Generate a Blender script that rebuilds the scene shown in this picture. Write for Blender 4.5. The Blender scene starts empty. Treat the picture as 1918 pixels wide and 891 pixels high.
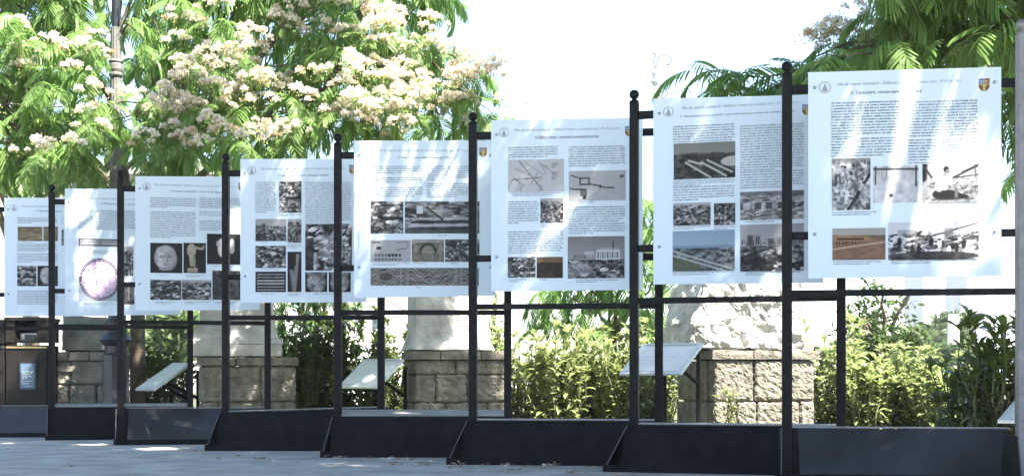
import bpy, math, random
import numpy as np
from mathutils import Vector, Matrix, noise as mnoise

random.seed(7)
rng = np.random.default_rng(7)

# ------------------------------------------------------------------ camera, sky, sun, exposure
F, CXP, YH, EYE = 2400.0, 959.0, 705.0, 0.54        # focal length in photo pixels, principal column, horizon row, eye height
sc = bpy.context.scene
COL = sc.collection
cam_d = bpy.data.cameras.new('camera')
cam_d.sensor_width = 36.0
cam_d.lens = 36.0 * F / 1918.0
cam_d.shift_y = (YH - 445.5) / 1918.0
cam_d.clip_start = 0.05
cam_d.clip_end = 3000
cam = bpy.data.objects.new('camera', cam_d)
COL.objects.link(cam)
cam.location = (0, 0, EYE)
cam.rotation_euler = (math.radians(90), 0, 0)
sc.camera = cam

SUN_EL = math.radians(57)
SUN_H = Vector((0.75, -0.66, 0)).normalized()
SUN = Vector((SUN_H.x * math.cos(SUN_EL), SUN_H.y * math.cos(SUN_EL), math.sin(SUN_EL)))
w = bpy.data.worlds.new('World')
sc.world = w
w.use_nodes = True
nt = w.node_tree
bg = nt.nodes['Background']
sky = nt.nodes.new('ShaderNodeTexSky')
sky.sky_type = 'NISHITA'
sky.sun_disc = False
sky.sun_elevation = SUN_EL
sky.sun_rotation = math.atan2(SUN_H.x, SUN_H.y)
sky.air_density = 1.0
sky.dust_density = 0.8
nt.links.new(sky.outputs[0], bg.inputs[0])
bg.inputs[1].default_value = 0.092
sl = bpy.data.lights.new('sun', 'SUN')
sl.energy = 5.0
sl.angle = math.radians(0.53)
sl.color = (1.0, 0.93, 0.82)
so = bpy.data.objects.new('sun', sl)
COL.objects.link(so)
so.rotation_euler = SUN.to_track_quat('Z', 'Y').to_euler()
so.location = (20, -20, 40)
sc.view_settings.view_transform = 'Standard'
sc.view_settings.look = 'None'
sc.view_settings.exposure = 2.58
sc.view_settings.gamma = 1.0
sc.render.engine = 'CYCLES'
sc.cycles.use_denoising = True
sc.cycles.max_bounces = 6
sc.cycles.transparent_max_bounces = 6
sc.cycles.caustics_reflective = False
sc.cycles.caustics_refractive = False


def at(px, py, d):
    return Vector(((px - CXP) / F * d, d, EYE + (YH - py) / F * d))


# ------------------------------------------------------------------ materials
MATS = {}


def mat(name, col, rough=0.6, metal=0.0, var=0.0, scale=8.0, bump=0.0, bscale=40.0, spec=0.5, col2=None, detail=4.0, attr=None):
    if name in MATS:
        return MATS[name]
    m = bpy.data.materials.new(name)
    m.use_nodes = True
    t = m.node_tree
    b = t.nodes['Principled BSDF']
    b.inputs['Base Color'].default_value = (*col, 1)
    b.inputs['Roughness'].default_value = rough
    b.inputs['Metallic'].default_value = metal
    b.inputs['Specular IOR Level'].default_value = spec
    if attr:
        a = t.nodes.new('ShaderNodeAttribute')
        a.attribute_name = attr
        t.links.new(a.outputs['Color'], b.inputs['Base Color'])
    if var > 0 or bump > 0:
        tc = t.nodes.new('ShaderNodeTexCoord')
    if var > 0:
        n = t.nodes.new('ShaderNodeTexNoise')
        n.inputs['Scale'].default_value = scale
        n.inputs['Detail'].default_value = detail
        t.links.new(tc.outputs['Object'], n.inputs['Vector'])
        r = t.nodes.new('ShaderNodeValToRGB')
        c2 = col2 if col2 else tuple(min(1, c * (1 + var)) for c in col)
        c1 = tuple(c * (1 - var) for c in col)
        r.color_ramp.elements[0].color = (*c1, 1)
        r.color_ramp.elements[0].position = 0.3
        r.color_ramp.elements[1].color = (*c2, 1)
        r.color_ramp.elements[1].position = 0.7
        t.links.new(n.outputs['Fac'], r.inputs['Fac'])
        t.links.new(r.outputs['Color'], b.inputs['Base Color'])
    if bump > 0:
        n2 = t.nodes.new('ShaderNodeTexNoise')
        n2.inputs['Scale'].default_value = bscale
        n2.inputs['Detail'].default_value = 6
        t.links.new(tc.outputs['Object'], n2.inputs['Vector'])
        bp = t.nodes.new('ShaderNodeBump')
        bp.inputs['Strength'].default_value = bump
        bp.inputs['Distance'].default_value = 0.02
        t.links.new(n2.outputs['Fac'], bp.inputs['Height'])
        t.links.new(bp.outputs['Normal'], b.inputs['Normal'])
    MATS[name] = m
    return m


def leaf_mat(name, col, trans, var=0.35, rough=0.45, attr=None, tw=0.45, gloss=0.25):
    m = bpy.data.materials.new(name)
    m.use_nodes = True
    t = m.node_tree
    b = t.nodes['Principled BSDF']
    out = t.nodes['Material Output']
    b.inputs['Roughness'].default_value = rough
    b.inputs['Specular IOR Level'].default_value = gloss
    tr = t.nodes.new('ShaderNodeBsdfTranslucent')
    mx = t.nodes.new('ShaderNodeMixShader')
    mx.inputs[0].default_value = tw
    g = t.nodes.new('ShaderNodeNewGeometry')
    hs = t.nodes.new('ShaderNodeHueSaturation')
    hs2 = t.nodes.new('ShaderNodeHueSaturation')
    mr = t.nodes.new('ShaderNodeMapRange')
    mr.inputs[3].default_value = 1 - var
    mr.inputs[4].default_value = 1 + var
    t.links.new(g.outputs['Random Per Island'], mr.inputs[0])
    for h, c in ((hs, col), (hs2, trans)):
        h.inputs['Color'].default_value = (*c, 1)
        t.links.new(mr.outputs[0], h.inputs['Value'])
    if attr:
        a = t.nodes.new('ShaderNodeAttribute')
        a.attribute_name = attr
        t.links.new(a.outputs['Color'], hs.inputs['Color'])
        t.links.new(a.outputs['Color'], hs2.inputs['Color'])
    t.links.new(hs.outputs[0], b.inputs['Base Color'])
    t.links.new(hs2.outputs[0], tr.inputs['Color'])
    t.links.new(b.outputs[0], mx.inputs[1])
    t.links.new(tr.outputs[0], mx.inputs[2])
    t.links.new(mx.outputs[0], out.inputs['Surface'])
    MATS[name] = m
    return m


black = mat('black_paint', (0.003, 0.0034, 0.0042), 0.5, spec=0.12, var=0.3, scale=30, bump=0.08, bscale=120, col2=(0.011, 0.0115, 0.013), detail=10)
blacksheet = mat('black_steel_sky_sheen', (0.009, 0.011, 0.014), 0.34, spec=0.42, var=0.5, scale=2.5, detail=8, col2=(0.03, 0.035, 0.043), bump=0.06, bscale=30)  # blue-grey mottling puts reflected sky into the black sheet colour
blackmatt = mat('matt_black_sheet', (0.004, 0.0045, 0.006), 0.6, spec=0.07, var=0.3, scale=11, col2=(0.011, 0.0115, 0.013), bump=0.12, bscale=60, detail=12)
topplate = mat('grey_top_plate', (0.16, 0.15, 0.14), 0.6, var=0.35, scale=9)  # plain grey with random tone variation
sunlitgrey = mat('sunlit_post_grey', (0.14, 0.14, 0.145), 0.4, var=0.25, scale=25, bump=0.15, bscale=90)  # posts of the end stand: sunlight is put into this grey
litedge = mat('lit_edge_grey', (0.06, 0.06, 0.065), 0.45)  # light caught along the gusset edges, put in as a lighter grey
pvc = mat('white_board_sky_tint', (0.52, 0.60, 0.68), 0.42, var=0.015, scale=2)  # white board with the blue of skylit shade mixed into its colour
ink = mat('ink', (0.03, 0.03, 0.035), 0.5)
inkgrey = mat('grey_ink', (0.24, 0.25, 0.27), 0.5)
printm = mat('print', (0.5, 0.5, 0.5), 0.5, attr='Col', spec=0.15)
inkbody = mat('body_ink', (0.05, 0.053, 0.06), 0.5, spec=0.2)
screwm = mat('screw_steel', (0.32, 0.33, 0.35), 0.3, metal=0.9)
stone = mat('shell_limestone', (0.15, 0.138, 0.112), 0.9, var=0.35, scale=9, bump=0.9, bscale=45, col2=(0.25, 0.23, 0.185), detail=9)
mortar = mat('mortar', (0.20, 0.185, 0.155), 0.95, var=0.3, scale=14, bump=0.4)
marble = mat('weathered_marble', (0.42, 0.41, 0.375), 0.8, var=0.25, scale=5, bump=0.7, bscale=30, col2=(0.60, 0.585, 0.55), detail=8)
greystone = mat('grey_stone', (0.20, 0.195, 0.175), 0.9, var=0.35, scale=5, bump=0.6, bscale=30, col2=(0.30, 0.28, 0.24))
lampgrey = mat('lamp_grey_paint', (0.15, 0.148, 0.14), 0.5, var=0.15, scale=12, bump=0.1)
lampdark = mat('lamp_dark_paint', (0.02, 0.024, 0.035), 0.4, var=0.3, scale=10)
lampwhite = mat('pale_lamp_paint', (0.62, 0.62, 0.60), 0.5, var=0.1, scale=8)
lampiron = mat('scroll_iron', (0.12, 0.12, 0.115), 0.6)
bark = mat('bark', (0.11, 0.088, 0.062), 0.9, var=0.4, scale=12, bump=0.6, bscale=40)
stemm = mat('green_stem', (0.10, 0.11, 0.05), 0.7)
binm = mat('brown_bin', (0.014, 0.0115, 0.0095), 0.55, spec=0.2, var=0.2, scale=10)
brass = mat('brass_strip', (0.32, 0.25, 0.12), 0.4, metal=0.6)
steel = mat('ash_steel', (0.45, 0.45, 0.44), 0.35, metal=0.7, var=0.2, scale=10)
poster_b = mat('poster_blue', (0.10, 0.16, 0.24), 0.5, var=0.15, scale=10)
poster_e = mat('poster_edge', (0.022, 0.032, 0.06), 0.5)
whiteink = mat('white_ink', (0.7, 0.72, 0.74), 0.5)
plate = mat('plaque_enamel', (0.50, 0.53, 0.55), 0.38, var=0.06, scale=6)
plate_in = mat('plaque_print', (0.58, 0.60, 0.60), 0.35, var=0.08, scale=9)
petal_dry = mat('dried_petal', (0.22, 0.17, 0.11), 0.9, var=0.3, scale=40)
petal_pale = mat('pale_petal', (0.62, 0.58, 0.54), 0.9)
wallm = mat('beige_render', (0.44, 0.41, 0.35), 0.9, var=0.1, scale=0.7)
wallwhite = mat('white_render', (0.72, 0.72, 0.70), 0.9, var=0.05, scale=0.3)
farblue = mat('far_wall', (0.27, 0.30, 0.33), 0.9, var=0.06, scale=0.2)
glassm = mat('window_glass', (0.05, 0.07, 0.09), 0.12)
hazepane = mat('hazed_pane', (0.34, 0.38, 0.42), 0.4)  # far window panes, distance haze put into their colour
roofm = mat('grey_cornice', (0.30, 0.29, 0.27), 0.8, var=0.15, scale=2)

albizia = leaf_mat('albizia_leaf', (0.145, 0.235, 0.075), (0.235, 0.42, 0.11), 0.32, tw=0.43)
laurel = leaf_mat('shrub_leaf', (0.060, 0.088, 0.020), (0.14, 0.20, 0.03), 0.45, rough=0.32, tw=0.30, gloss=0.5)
laurel_sunlit = leaf_mat('sunlit_shrub_leaf', (0.21, 0.245, 0.105), (0.35, 0.42, 0.16), 0.5, rough=0.35, tw=0.40, gloss=0.5)  # same shrub leaf as above with sunlight put into its colour
farleaf = leaf_mat('far_foliage', (0.06, 0.095, 0.03), (0.10, 0.15, 0.04), 0.5, tw=0.3)
blossomm = leaf_mat('blossom_filament', (0.6, 0.5, 0.45), (0.6, 0.5, 0.45), 0.12, rough=0.8, attr='Col', tw=0.45, gloss=0.1)


# ------------------------------------------------------------------ helpers
def link(name, me, parent=None, loc=None):
    o = bpy.data.objects.new(name, me)
    COL.objects.link(o)
    if parent is not None:
        o.parent = parent
    if loc is not None:
        o.location = loc
    return o


def thing(name, label, cat, loc=(0, 0, 0), rz=0.0, group=None, me=None):
    o = link(name, me, None, loc)
    o.rotation_euler = (0, 0, rz)
    o['label'] = label
    o['category'] = cat
    if group:
        o['group'] = group
    if me is None:
        o.empty_display_size = 0.1
    return o


class MB:
    def __init__(s):
        s.v, s.f = [], []

    def add(s, vs, fs):
        b = len(s.v)
        s.v += [tuple(p) for p in vs]
        s.f += [tuple(i + b for i in f) for f in fs]
        return s

    def box(s, x0, x1, y0, y1, z0, z1):
        return s.hexa([(x0, y0, z0), (x1, y0, z0), (x1, y1, z0), (x0, y1, z0), (x0, y0, z1), (x1, y0, z1), (x1, y1, z1), (x0, y1, z1)])

    def hexa(s, p):
        return s.add(p, [(0, 3, 2, 1), (4, 5, 6, 7), (0, 1, 5, 4), (1, 2, 6, 5), (2, 3, 7, 6), (3, 0, 4, 7)])

    def bbox(s, x0, x1, y0, y1, z0, z1, c):
        # box with chamfered vertical and horizontal edges (24 verts)
        c = min(c, (x1 - x0) * .45, (y1 - y0) * .45, (z1 - z0) * .45)
        X, Y, Z = (x0, x1), (y0, y1), (z0, z1)
        vs, idx = [], {}
        for i in (0, 1):
            for j in (0, 1):
                for k in (0, 1):
                    sx, sy, sz = (1 if i == 0 else -1), (1 if j == 0 else -1), (1 if k == 0 else -1)
                    for a, p in (('x', (X[i], Y[j] + sy * c, Z[k] + sz * c)), ('y', (X[i] + sx * c, Y[j], Z[k] + sz * c)), ('z', (X[i] + sx * c, Y[j] + sy * c, Z[k]))):
                        idx[(i, j, k, a)] = len(vs)
                        vs.append(p)
        g = lambda i, j, k, a: idx[(i, j, k, a)]
        fs = []
        for i in (0, 1):
            q = [g(i, 0, 0, 'x'), g(i, 1, 0, 'x'), g(i, 1, 1, 'x'), g(i, 0, 1, 'x')]
            fs.append(q if i else q[::-1])
            q = [g(0, i, 0, 'y'), g(0, i, 1, 'y'), g(1, i, 1, 'y'), g(1, i, 0, 'y')]
            fs.append(q if i else q[::-1])
            q = [g(0, 0, i, 'z'), g(1, 0, i, 'z'), g(1, 1, i, 'z'), g(0, 1, i, 'z')]
            fs.append(q if i else q[::-1])
        for i in (0, 1):
            for j in (0, 1):
                q = [g(i, j, 0, 'x'), g(i, j, 1, 'x'), g(i, j, 1, 'y'), g(i, j, 0, 'y')]
                fs.append(q if (i == j) else q[::-1])
                q = [g(i, 0, j, 'x'), g(i, 1, j, 'x'), g(i, 1, j, 'z'), g(i, 0, j, 'z')]
                fs.append(q if (i != j) else q[::-1])
                q = [g(0, i, j, 'y'), g(1, i, j, 'y'), g(1, i, j, 'z'), g(0, i, j, 'z')]
                fs.append(q if (i == j) else q[::-1])
                for k in (0, 1):
                    q = [g(i, j, k, 'x'), g(i, j, k, 'y'), g(i, j, k, 'z')]
                    fs.append(q if (i + j + k) % 2 else q[::-1])
        return s.add(vs, fs)

    def tube(s, pts, rads, n=8, cap=True):
        pts = [Vector(p) for p in pts]
        base = len(s.v)
        prev = None
        for i, p in enumerate(pts):
            t = (pts[min(i + 1, len(pts) - 1)] - pts[max(i - 1, 0)]).normalized()
            if prev is None:
                a = Vector((1, 0, 0)) if abs(t.x) < .8 else Vector((0, 1, 0))
                u = (a - t * a.dot(t)).normalized()
            else:
                u = (prev - t * prev.dot(t)).normalized()
            prev = u
            vv = t.cross(u)
            r = rads[i] if hasattr(rads, '__len__') else rads
            for k in range(n):
                an = 2 * math.pi * k / n
                s.v.append(tuple(p + (u * math.cos(an) + vv * math.sin(an)) * r))
        for i in range(len(pts) - 1):
            for k in range(n):
                a, b = base + i * n + k, base + i * n + (k + 1) % n
                s.f.append((a, b, b + n, a + n))
        if cap:
            s.f.append(tuple(base + k for k in range(n))[::-1])
            e = base + (len(pts) - 1) * n
            s.f.append(tuple(e + k for k in range(n)))
        return s

    def lathe(s, prof, n=16, cx=0, cy=0, flute=0.0):
        base = len(s.v)
        for (r, z) in prof:
            for k in range(n):
                an = 2 * math.pi * k / n
                rr = r * (1 - (flute if k % 2 else 0))
                s.v.append((cx + rr * math.cos(an), cy + rr * math.sin(an), z))
        for i in range(len(prof) - 1):
            for k in range(n):
                a, b = base + i * n + k, base + i * n + (k + 1) % n
                s.f.append((a, b, b + n, a + n))
        s.f.append(tuple(base + k for k in range(n))[::-1])
        e = base + (len(prof) - 1) * n
        s.f.append(tuple(e + k for k in range(n)))
        return s

    def mesh(s, name, m, smooth=False):
        me = bpy.data.meshes.new(name)
        me.from_pydata(s.v, [], s.f)
        if m:
            me.materials.append(m)
        if smooth:
            me.polygons.foreach_set('use_smooth', [True] * len(me.polygons))
        me.update()
        return me

    def build(s, name, m, parent=None, loc=None, smooth=False):
        return link(name, s.mesh(name, m, smooth), parent, loc)


def np_mesh(name, V, Q, m, cols=None, smooth=False):
    """quad mesh from numpy arrays"""
    me = bpy.data.meshes.new(name)
    k = Q.shape[1]
    me.vertices.add(len(V))
    me.vertices.foreach_set('co', np.ascontiguousarray(V, dtype=np.float32).ravel())
    me.loops.add(Q.size)
    me.loops.foreach_set('vertex_index', np.ascontiguousarray(Q, dtype=np.int32).ravel())
    me.polygons.add(len(Q))
    me.polygons.foreach_set('loop_start', np.arange(0, Q.size, k, dtype=np.int32))
    me.polygons.foreach_set('loop_total', np.full(len(Q), k, dtype=np.int32))
    if smooth:
        me.polygons.foreach_set('use_smooth', np.ones(len(Q), dtype=bool))
    if cols is not None:
        a = me.color_attributes.new('Col', 'FLOAT_COLOR', 'POINT')
        c4 = np.ones((len(V), 4), dtype=np.float32)
        c4[:, :3] = cols
        a.data.foreach_set('color', c4.ravel())
    me.materials.append(m)
    me.update(calc_edges=True)
    me.validate()
    return me


def sphere_prof(r, zc, n=8, z0=-0.98, z1=1.0):
    pr = []
    for i in range(n + 1):
        z = z0 + (z1 - z0) * i / n
        pr.append((max(.0006, r * math.sqrt(max(0, 1 - z * z))), zc + r * z))
    return pr


FONTS = {}


def text_mesh(s, width, m, height=None, shear=0.0, name='lettering'):
    cu = bpy.data.curves.new('lettering', 'FONT')
    cu.body = s
    cu.size = 1.0
    cu.shear = shear
    cu.resolution_u = 2
    cu.align_x = 'LEFT'
    o = bpy.data.objects.new('lettering_tmp', cu)
    COL.objects.link(o)
    dg = bpy.context.evaluated_depsgraph_get()
    me = bpy.data.meshes.new_from_object(o.evaluated_get(dg))
    COL.objects.unlink(o)
    bpy.data.objects.remove(o)
    bpy.data.curves.remove(cu)
    n = len(me.vertices)
    co = np.zeros(n * 3, dtype=np.float32)
    me.vertices.foreach_get('co', co)
    co = co.reshape(-1, 3)
    sx = width / max(1e-6, co[:, 0].max() - co[:, 0].min())
    sy = sx if height is None else height / max(1e-6, co[:, 1].max() - co[:, 1].min())
    out = np.zeros_like(co)
    out[:, 0] = (co[:, 0] - co[:, 0].min()) * sx
    out[:, 2] = co[:, 1] * sy                       # text stands in the XZ plane, facing -Y
    me.vertices.foreach_set('co', out.ravel())
    me.materials.clear()
    me.materials.append(m)
    me.name = name
    me.update()
    return me


# ------------------------------------------------------------------ printed pictures (colour per grid vertex)
def fbm(nx, ny, sx, sy, seed, octs=4):
    r = np.random.default_rng(seed)
    out = np.zeros((ny, nx))
    amp, tot = 1.0, 0
    for o in range(octs):
        gx, gy = max(2, int(sx * 2 ** o) + 2), max(2, int(sy * 2 ** o) + 2)
        g = r.random((gy, gx))
        X = np.linspace(0, gx - 1.001, nx)
        Y = np.linspace(0, gy - 1.001, ny)
        xi, yi = X.astype(int), Y.astype(int)
        fx, fy = (X - xi)[None, :], (Y - yi)[:, None]
        fx, fy = fx * fx * (3 - 2 * fx), fy * fy * (3 - 2 * fy)
        a = g[np.ix_(yi, xi)]
        b = g[np.ix_(yi, xi + 1)]
        c = g[np.ix_(yi + 1, xi)]
        d = g[np.ix_(yi + 1, xi + 1)]
        out += amp * ((a * (1 - fx) + b * fx) * (1 - fy) + (c * (1 - fx) + d * fx) * fy)
        tot += amp
        amp *= .62
    return out / tot


class Pic:
    def __init__(s, nx, ny, seed):
        s.nx, s.ny, s.seed = nx, ny, seed
        s.X, s.Y = np.meshgrid(np.linspace(0, 1, nx), np.linspace(0, 1, ny))
        s.g = np.full((ny, nx), .5)
        s.c = None

    def rubble(s, lo=.1, hi=.85, sx=6, sy=5, con=2.6):
        n = fbm(s.nx, s.ny, sx, sy, s.seed)
        s.g = np.clip((n - .5) * con + .5, 0, 1) * (hi - lo) + lo
        return s

    def stones(s, n=70, lo=.08, hi=.95, y0=0.0, big=.12):
        r = random.Random(s.seed + 77)
        for i in range(n):
            t = i / n
            rx = big * (1 - .7 * t) * r.uniform(.5, 1.2)
            ry = rx * r.uniform(.4, .8)
            cx, cy = r.random(), y0 + (1 - y0) * r.random()
            a = r.uniform(-.5, .5)
            v = lo + (hi - lo) * (r.random() ** 1.3)
            s.ell(cx + rx * .15, cy + ry * .55, rx, ry, lo * .6, .85, a)
            s.ell(cx, cy, rx, ry, v, .9, a)
            s.ell(cx - rx * .25, cy - ry * .3, rx * .5, ry * .4, min(1, v + .18), .7, a)
        return s.tex(.14, 14, 12)

    def sky(s, y, v, amp=.06):
        edge = y + (fbm(s.nx, 2, 8, 1, s.seed + 3)[0] - .5) * amp * 2
        m = s.Y < edge[None, :]
        s.g = np.where(m, v + .05 * s.Y, s.g)
        return s

    def ell(s, cx, cy, rx, ry, v, a=1.0, rot=0.0):
        dx, dy = s.X - cx, s.Y - cy
        c, sn = math.cos(rot), math.sin(rot)
        u, w_ = dx * c + dy * sn, -dx * sn + dy * c
        m = np.clip((1.15 - ((u / rx) ** 2 + (w_ / ry) ** 2)) * 4, 0, 1) * a
        s.g = s.g * (1 - m) + v * m
        return s

    def rect(s, x0, y0, x1, y1, v, a=1.0):
        m = ((s.X >= x0) & (s.X <= x1) & (s.Y >= y0) & (s.Y <= y1)) * a
        s.g = s.g * (1 - m) + v * m
        return s

    def line(s, x0, y0, x1, y1, wd, v, a=1.0):
        dx, dy = x1 - x0, y1 - y0
        L = dx * dx + dy * dy + 1e-9
        t = np.clip(((s.X - x0) * dx + (s.Y - y0) * dy) / L, 0, 1)
        asp = s.ny / s.nx
        d = np.sqrt((s.X - x0 - t * dx) ** 2 + ((s.Y - y0 - t * dy) * asp) ** 2)
        m = np.clip((wd - d) / (wd * .4), 0, 1) * a
        s.g = s.g * (1 - m) + v * m
        return s

    def tex(s, k=.25, sx=8, sy=8):
        s.g = np.clip(s.g + (fbm(s.nx, s.ny, sx, sy, s.seed + 11) - .5) * k * 2, 0, 1)
        return s

    def rgb(s, tint=None):
        if s.c is not None:
            return np.clip(s.c, 0, 1)
        c = np.repeat(s.g[:, :, None], 3, axis=2)
        if tint is not None:
            c = c * np.array(tint)[None, None, :]
        return np.clip(c, 0, 1)


def picture(kind, nx, ny, seed):
    P = Pic(nx, ny, seed)
    r = random.Random(seed)
    tint = (1.0, 1.0, 1.02)
    if kind == 'rubble':
        P.rubble(.1, .6)
        P.stones(80, .06, .95)
    elif kind == 'layers':
        P.rubble(.15, .8, 4, 9, 3)
        P.stones(60, .12, .9, 0, .13)
        for i in range(4):
            y = .15 + .22 * i
            P.line(0, y, 1, y + r.uniform(-.06, .06), .02, .15, .7)
        P.rect(.3, .5, 1, .58, .08, .9)
    elif kind == 'trench':
        P.rubble(.35, .98, 5, 6, 2.2)
        P.stones(60, .35, 1.0, 0, .07)
        P.line(.98, .32, .40, 1.02, .05, .10, .9)       # shadowed trench edge
        P.line(.86, .48, .50, 1.0, .035, .3, .7)
        P.rect(0, 0, 1, .10, .5, .6)
        P.line(.10, .30, .30, .20, .06, .72)            # digger bending over
        P.line(.12, .32, .10, .50, .035, .3)
        P.line(.20, .33, .22, .50, .03, .35)
        P.line(.30, .22, .40, .42, .022, .5)
        P.ell(.34, .17, .035, .03, .14)
        P.line(.42, .42, .36, .62, .012, .15)
        P.line(.72, .62, .80, .52, .05, .8)             # second digger in the cut
        P.ell(.82, .47, .035, .025, .15)
        P.line(.70, .64, .66, .78, .035, .18)
        P.tex(.14, 16, 18)
    elif kind == 'pale':
        P.rubble(.7, 1.0, 6, 5, 1.6)  # tones paled to stand for the sun patch washing out this print
        P.line(0, .08, 1, .1, .03, .25, .9)
        P.line(.05, 0, .05, .5, .02, .2, .9)
        P.line(.95, 0, .95, .55, .025, .2, .9)
        P.line(.3, .1, .3, .3, .015, .3, .7)
        P.ell(.4, .8, .05, .04, .3)
    elif kind == 'man':
        P.rubble(.5, .72, 8, 6, 1.4)
        P.stones(50, .35, .85, .45, .07)
        P.rect(0, .0, 1, .36, .80, .85)
        P.tex(.08, 6, 3)
        P.line(0, .0, .0, .34, .10, .12)
        P.line(.0, .02, .16, .34, .03, .25)
        P.line(.55, .36, .97, .08, .022, .16)
        P.line(.60, .36, .99, .30, .016, .2)
        P.line(.70, .22, 1, .03, .014, .3)
        P.line(.93, .05, .95, .36, .016, .3)
        P.ell(.44, .80, .25, .13, .06, 1, .08)       # folded dark trousers
        P.ell(.66, .83, .17, .07, .08, 1, .25)
        P.ell(.30, .78, .12, .12, .07)
        P.line(.31, .30, .30, .62, .085, .93)       # white shirt, back bent
        P.line(.34, .28, .40, .60, .07, .97)
        P.line(.42, .36, .54, .56, .035, .88)       # sleeve and forearm
        P.line(.54, .56, .60, .62, .022, .45)
        P.line(.27, .34, .25, .55, .03, .7)
        P.ell(.425, .155, .05, .085, .10)           # hair
        P.ell(.45, .20, .036, .06, .48)             # face
        P.line(.41, .24, .38, .30, .025, .5)
        P.rect(.57, .66, .635, .88, .42, .95)       # small pail
        P.line(.57, .66, .635, .66, .012, .15)
        P.line(.2, .93, .9, .9, .02, .3, .6)
    elif kind == 'workers':
        P.rubble(.15, .95, 8, 6, 3)
        P.stones(90, .06, .95, .25, .07)
        P.sky(.28, .88, .12)
        for i in range(9):
            x = .05 + .1 * i + r.uniform(-.03, .03)
            P.ell(x, .62 + r.uniform(-.1, .15), .025, .13, r.choice([.08, .9, .15]))
            P.ell(x, .48 + r.uniform(-.05, .08), .018, .03, .1)
        P.line(.3, .5, .75, .2, .015, .3)
        P.line(.75, .2, .98, .05, .012, .3)
        P.rect(.1, .2, .3, .38, .6, .7)
        P.rect(.62, .16, .72, .4, .5, .7)
        P.ell(.5, .9, .5, .12, .12, .8)
    elif kind == 'ruin':
        P.rubble(.45, .9, 7, 5, 2.0)
        P.stones(90, .3, .98, .1, .08)
        for i in range(5):
            P.rect(.05 + .18 * i, .4, .15 + .18 * i, .62, r.choice((.25, .85)), .8)
        P.rect(0, 0, 1, .16, .35, .6)
        P.line(0, .95, 1, .7, .02, .3, .6)
        P.tex(.12, 18, 10)
    elif kind == 'brown':
        P.rubble(.4, .6, 6, 8, 1.2)
        g = P.g
        c = np.stack([g * 1.05, g * .80, g * .64], 2)
        Y = P.Y
        c[Y < .22] = (.68, .66, .64)
        m = (Y >= .22) & (Y < .30) & (fbm(nx, ny, 9, 2, seed) > .45)
        c[m] = (.35, .36, .30)
        m = (P.X > .0) & (P.X < .72) & (Y > .2 + .1 * P.X) & (Y < .42)
        c[m] = (.62, .48, .34)
        m = (P.X > .08) & (P.X < .6) & (Y > .3) & (Y < .38)
        c[m] = (.28, .2, .14)
        m = np.abs(Y - (.66 - .22 * P.X)) < .02
        c[m] = (.78, .70, .6)
        for i in range(8):
            m = (np.abs(P.X - (.08 + .06 * i)) < .012) & (Y > .42) & (Y < .52)
            c[m] = (.12, .1, .1)
        P.c = c
    elif kind == 'rails':
        P.rubble(.10, .42, 7, 7, 2)
        P.stones(40, .08, .4, .3, .07)
        P.sky(.3, .55, .05)
        P.rect(.1, .28, .75, .35, .35, .5)
        for x0, y0, x1, y1 in ((.2, .55, .6, .98), (.45, .55, .85, .95), (.55, .5, .95, .85), (.25, .5, .45, .6)):
            P.line(x0, y0, x1, y1, .02, .85)
        P.ell(.95, .55, .18, .14, .8)
        tint = (.95, .95, .92)
    elif kind == 'blue':
        P.rubble(.2, .75, 9, 8, 2.2)
        P.stones(130, .18, .85, .4, .05)
        g = P.g
        c = np.stack([g * .8, g * .86, g * .88], 2)
        m = P.Y < .36
        c[m] = np.stack([.58 + .1 * P.Y[m], .68 + .08 * P.Y[m], .78 + 0 * P.Y[m]], 1)
        m = (P.Y > .36) & (P.Y < .43)
        c[m] = (.50, .60, .70)
        m = (P.X < .45) & (P.Y > .6 + .3 * P.X) & (fbm(nx, ny, 9, 9, seed + 5) > .42)
        c[m] = (.36, .37, .30)
        for k in (0, .1):
            m = np.abs(P.Y - (.52 + k + .48 * (P.X - .05))) < .022
            c[m] = (.70, .72, .72)
        P.c = c
    elif kind == 'town':
        P.rubble(.12, .8, 7, 6, 2.8)
        P.stones(80, .07, .85, .3, .09)
        P.sky(.34, .68, .05)
        for i in range(9):
            x = i / 9
            h = r.uniform(.1, .24)
            P.rect(x, .44 - h, x + .1, .46, r.uniform(.3, .75))
            P.rect(x + .03, .44 - h + .04, x + .05, .42, .2)
            P.rect(x + .065, .44 - h + .04, x + .08, .42, .2)
        P.ell(.15, .85, .25, .2, .1, .6)
    elif kind == 'casino':
        P.rubble(.1, .75, 7, 6, 2.8)
        P.stones(80, .07, .85, .3, .09)
        P.sky(.55, .62, .03)
        P.g = np.where(P.Y < .5, .5 + .25 * P.Y, P.g)
        P.rect(.5, .32, .92, .55, .85)
        for i in range(9):
            P.rect(.53 + .042 * i, .37, .545 + .042 * i, .52, .3)
        P.rect(.55, .27, .88, .33, .7)
        P.line(.8, .1, .8, .3, .015, .3)
        P.rect(.1, .4, .5, .54, .6)
        P.rect(.3, .36, .46, .5, .75)
        for i in range(8):
            P.rect(.12 + .045 * i, .44, .135 + .045 * i, .52, .3)
        P.ell(.2, .8, .25, .15, .8, .5)
    elif kind == 'map':
        P.g = np.full((ny, nx), .80)
        for i in range(14):
            x0, y0 = r.uniform(.05, .6), r.uniform(0, .9)
            P.line(x0, y0, x0 + r.uniform(-.15, .35), y0 + r.uniform(.05, .4), .008, .45, .8)
        for i in range(14):
            P.rect(.77, .12 + .045 * i, .77 + r.uniform(.08, .16), .135 + .045 * i, .5)
        P.line(.05, .62, .62, .55, .01, .4)
        P.line(.2, .05, .62, .95, .01, .4)
    elif kind == 'plan':
        P.g = np.full((ny, nx), .74)
        P.tex(.05)
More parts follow.
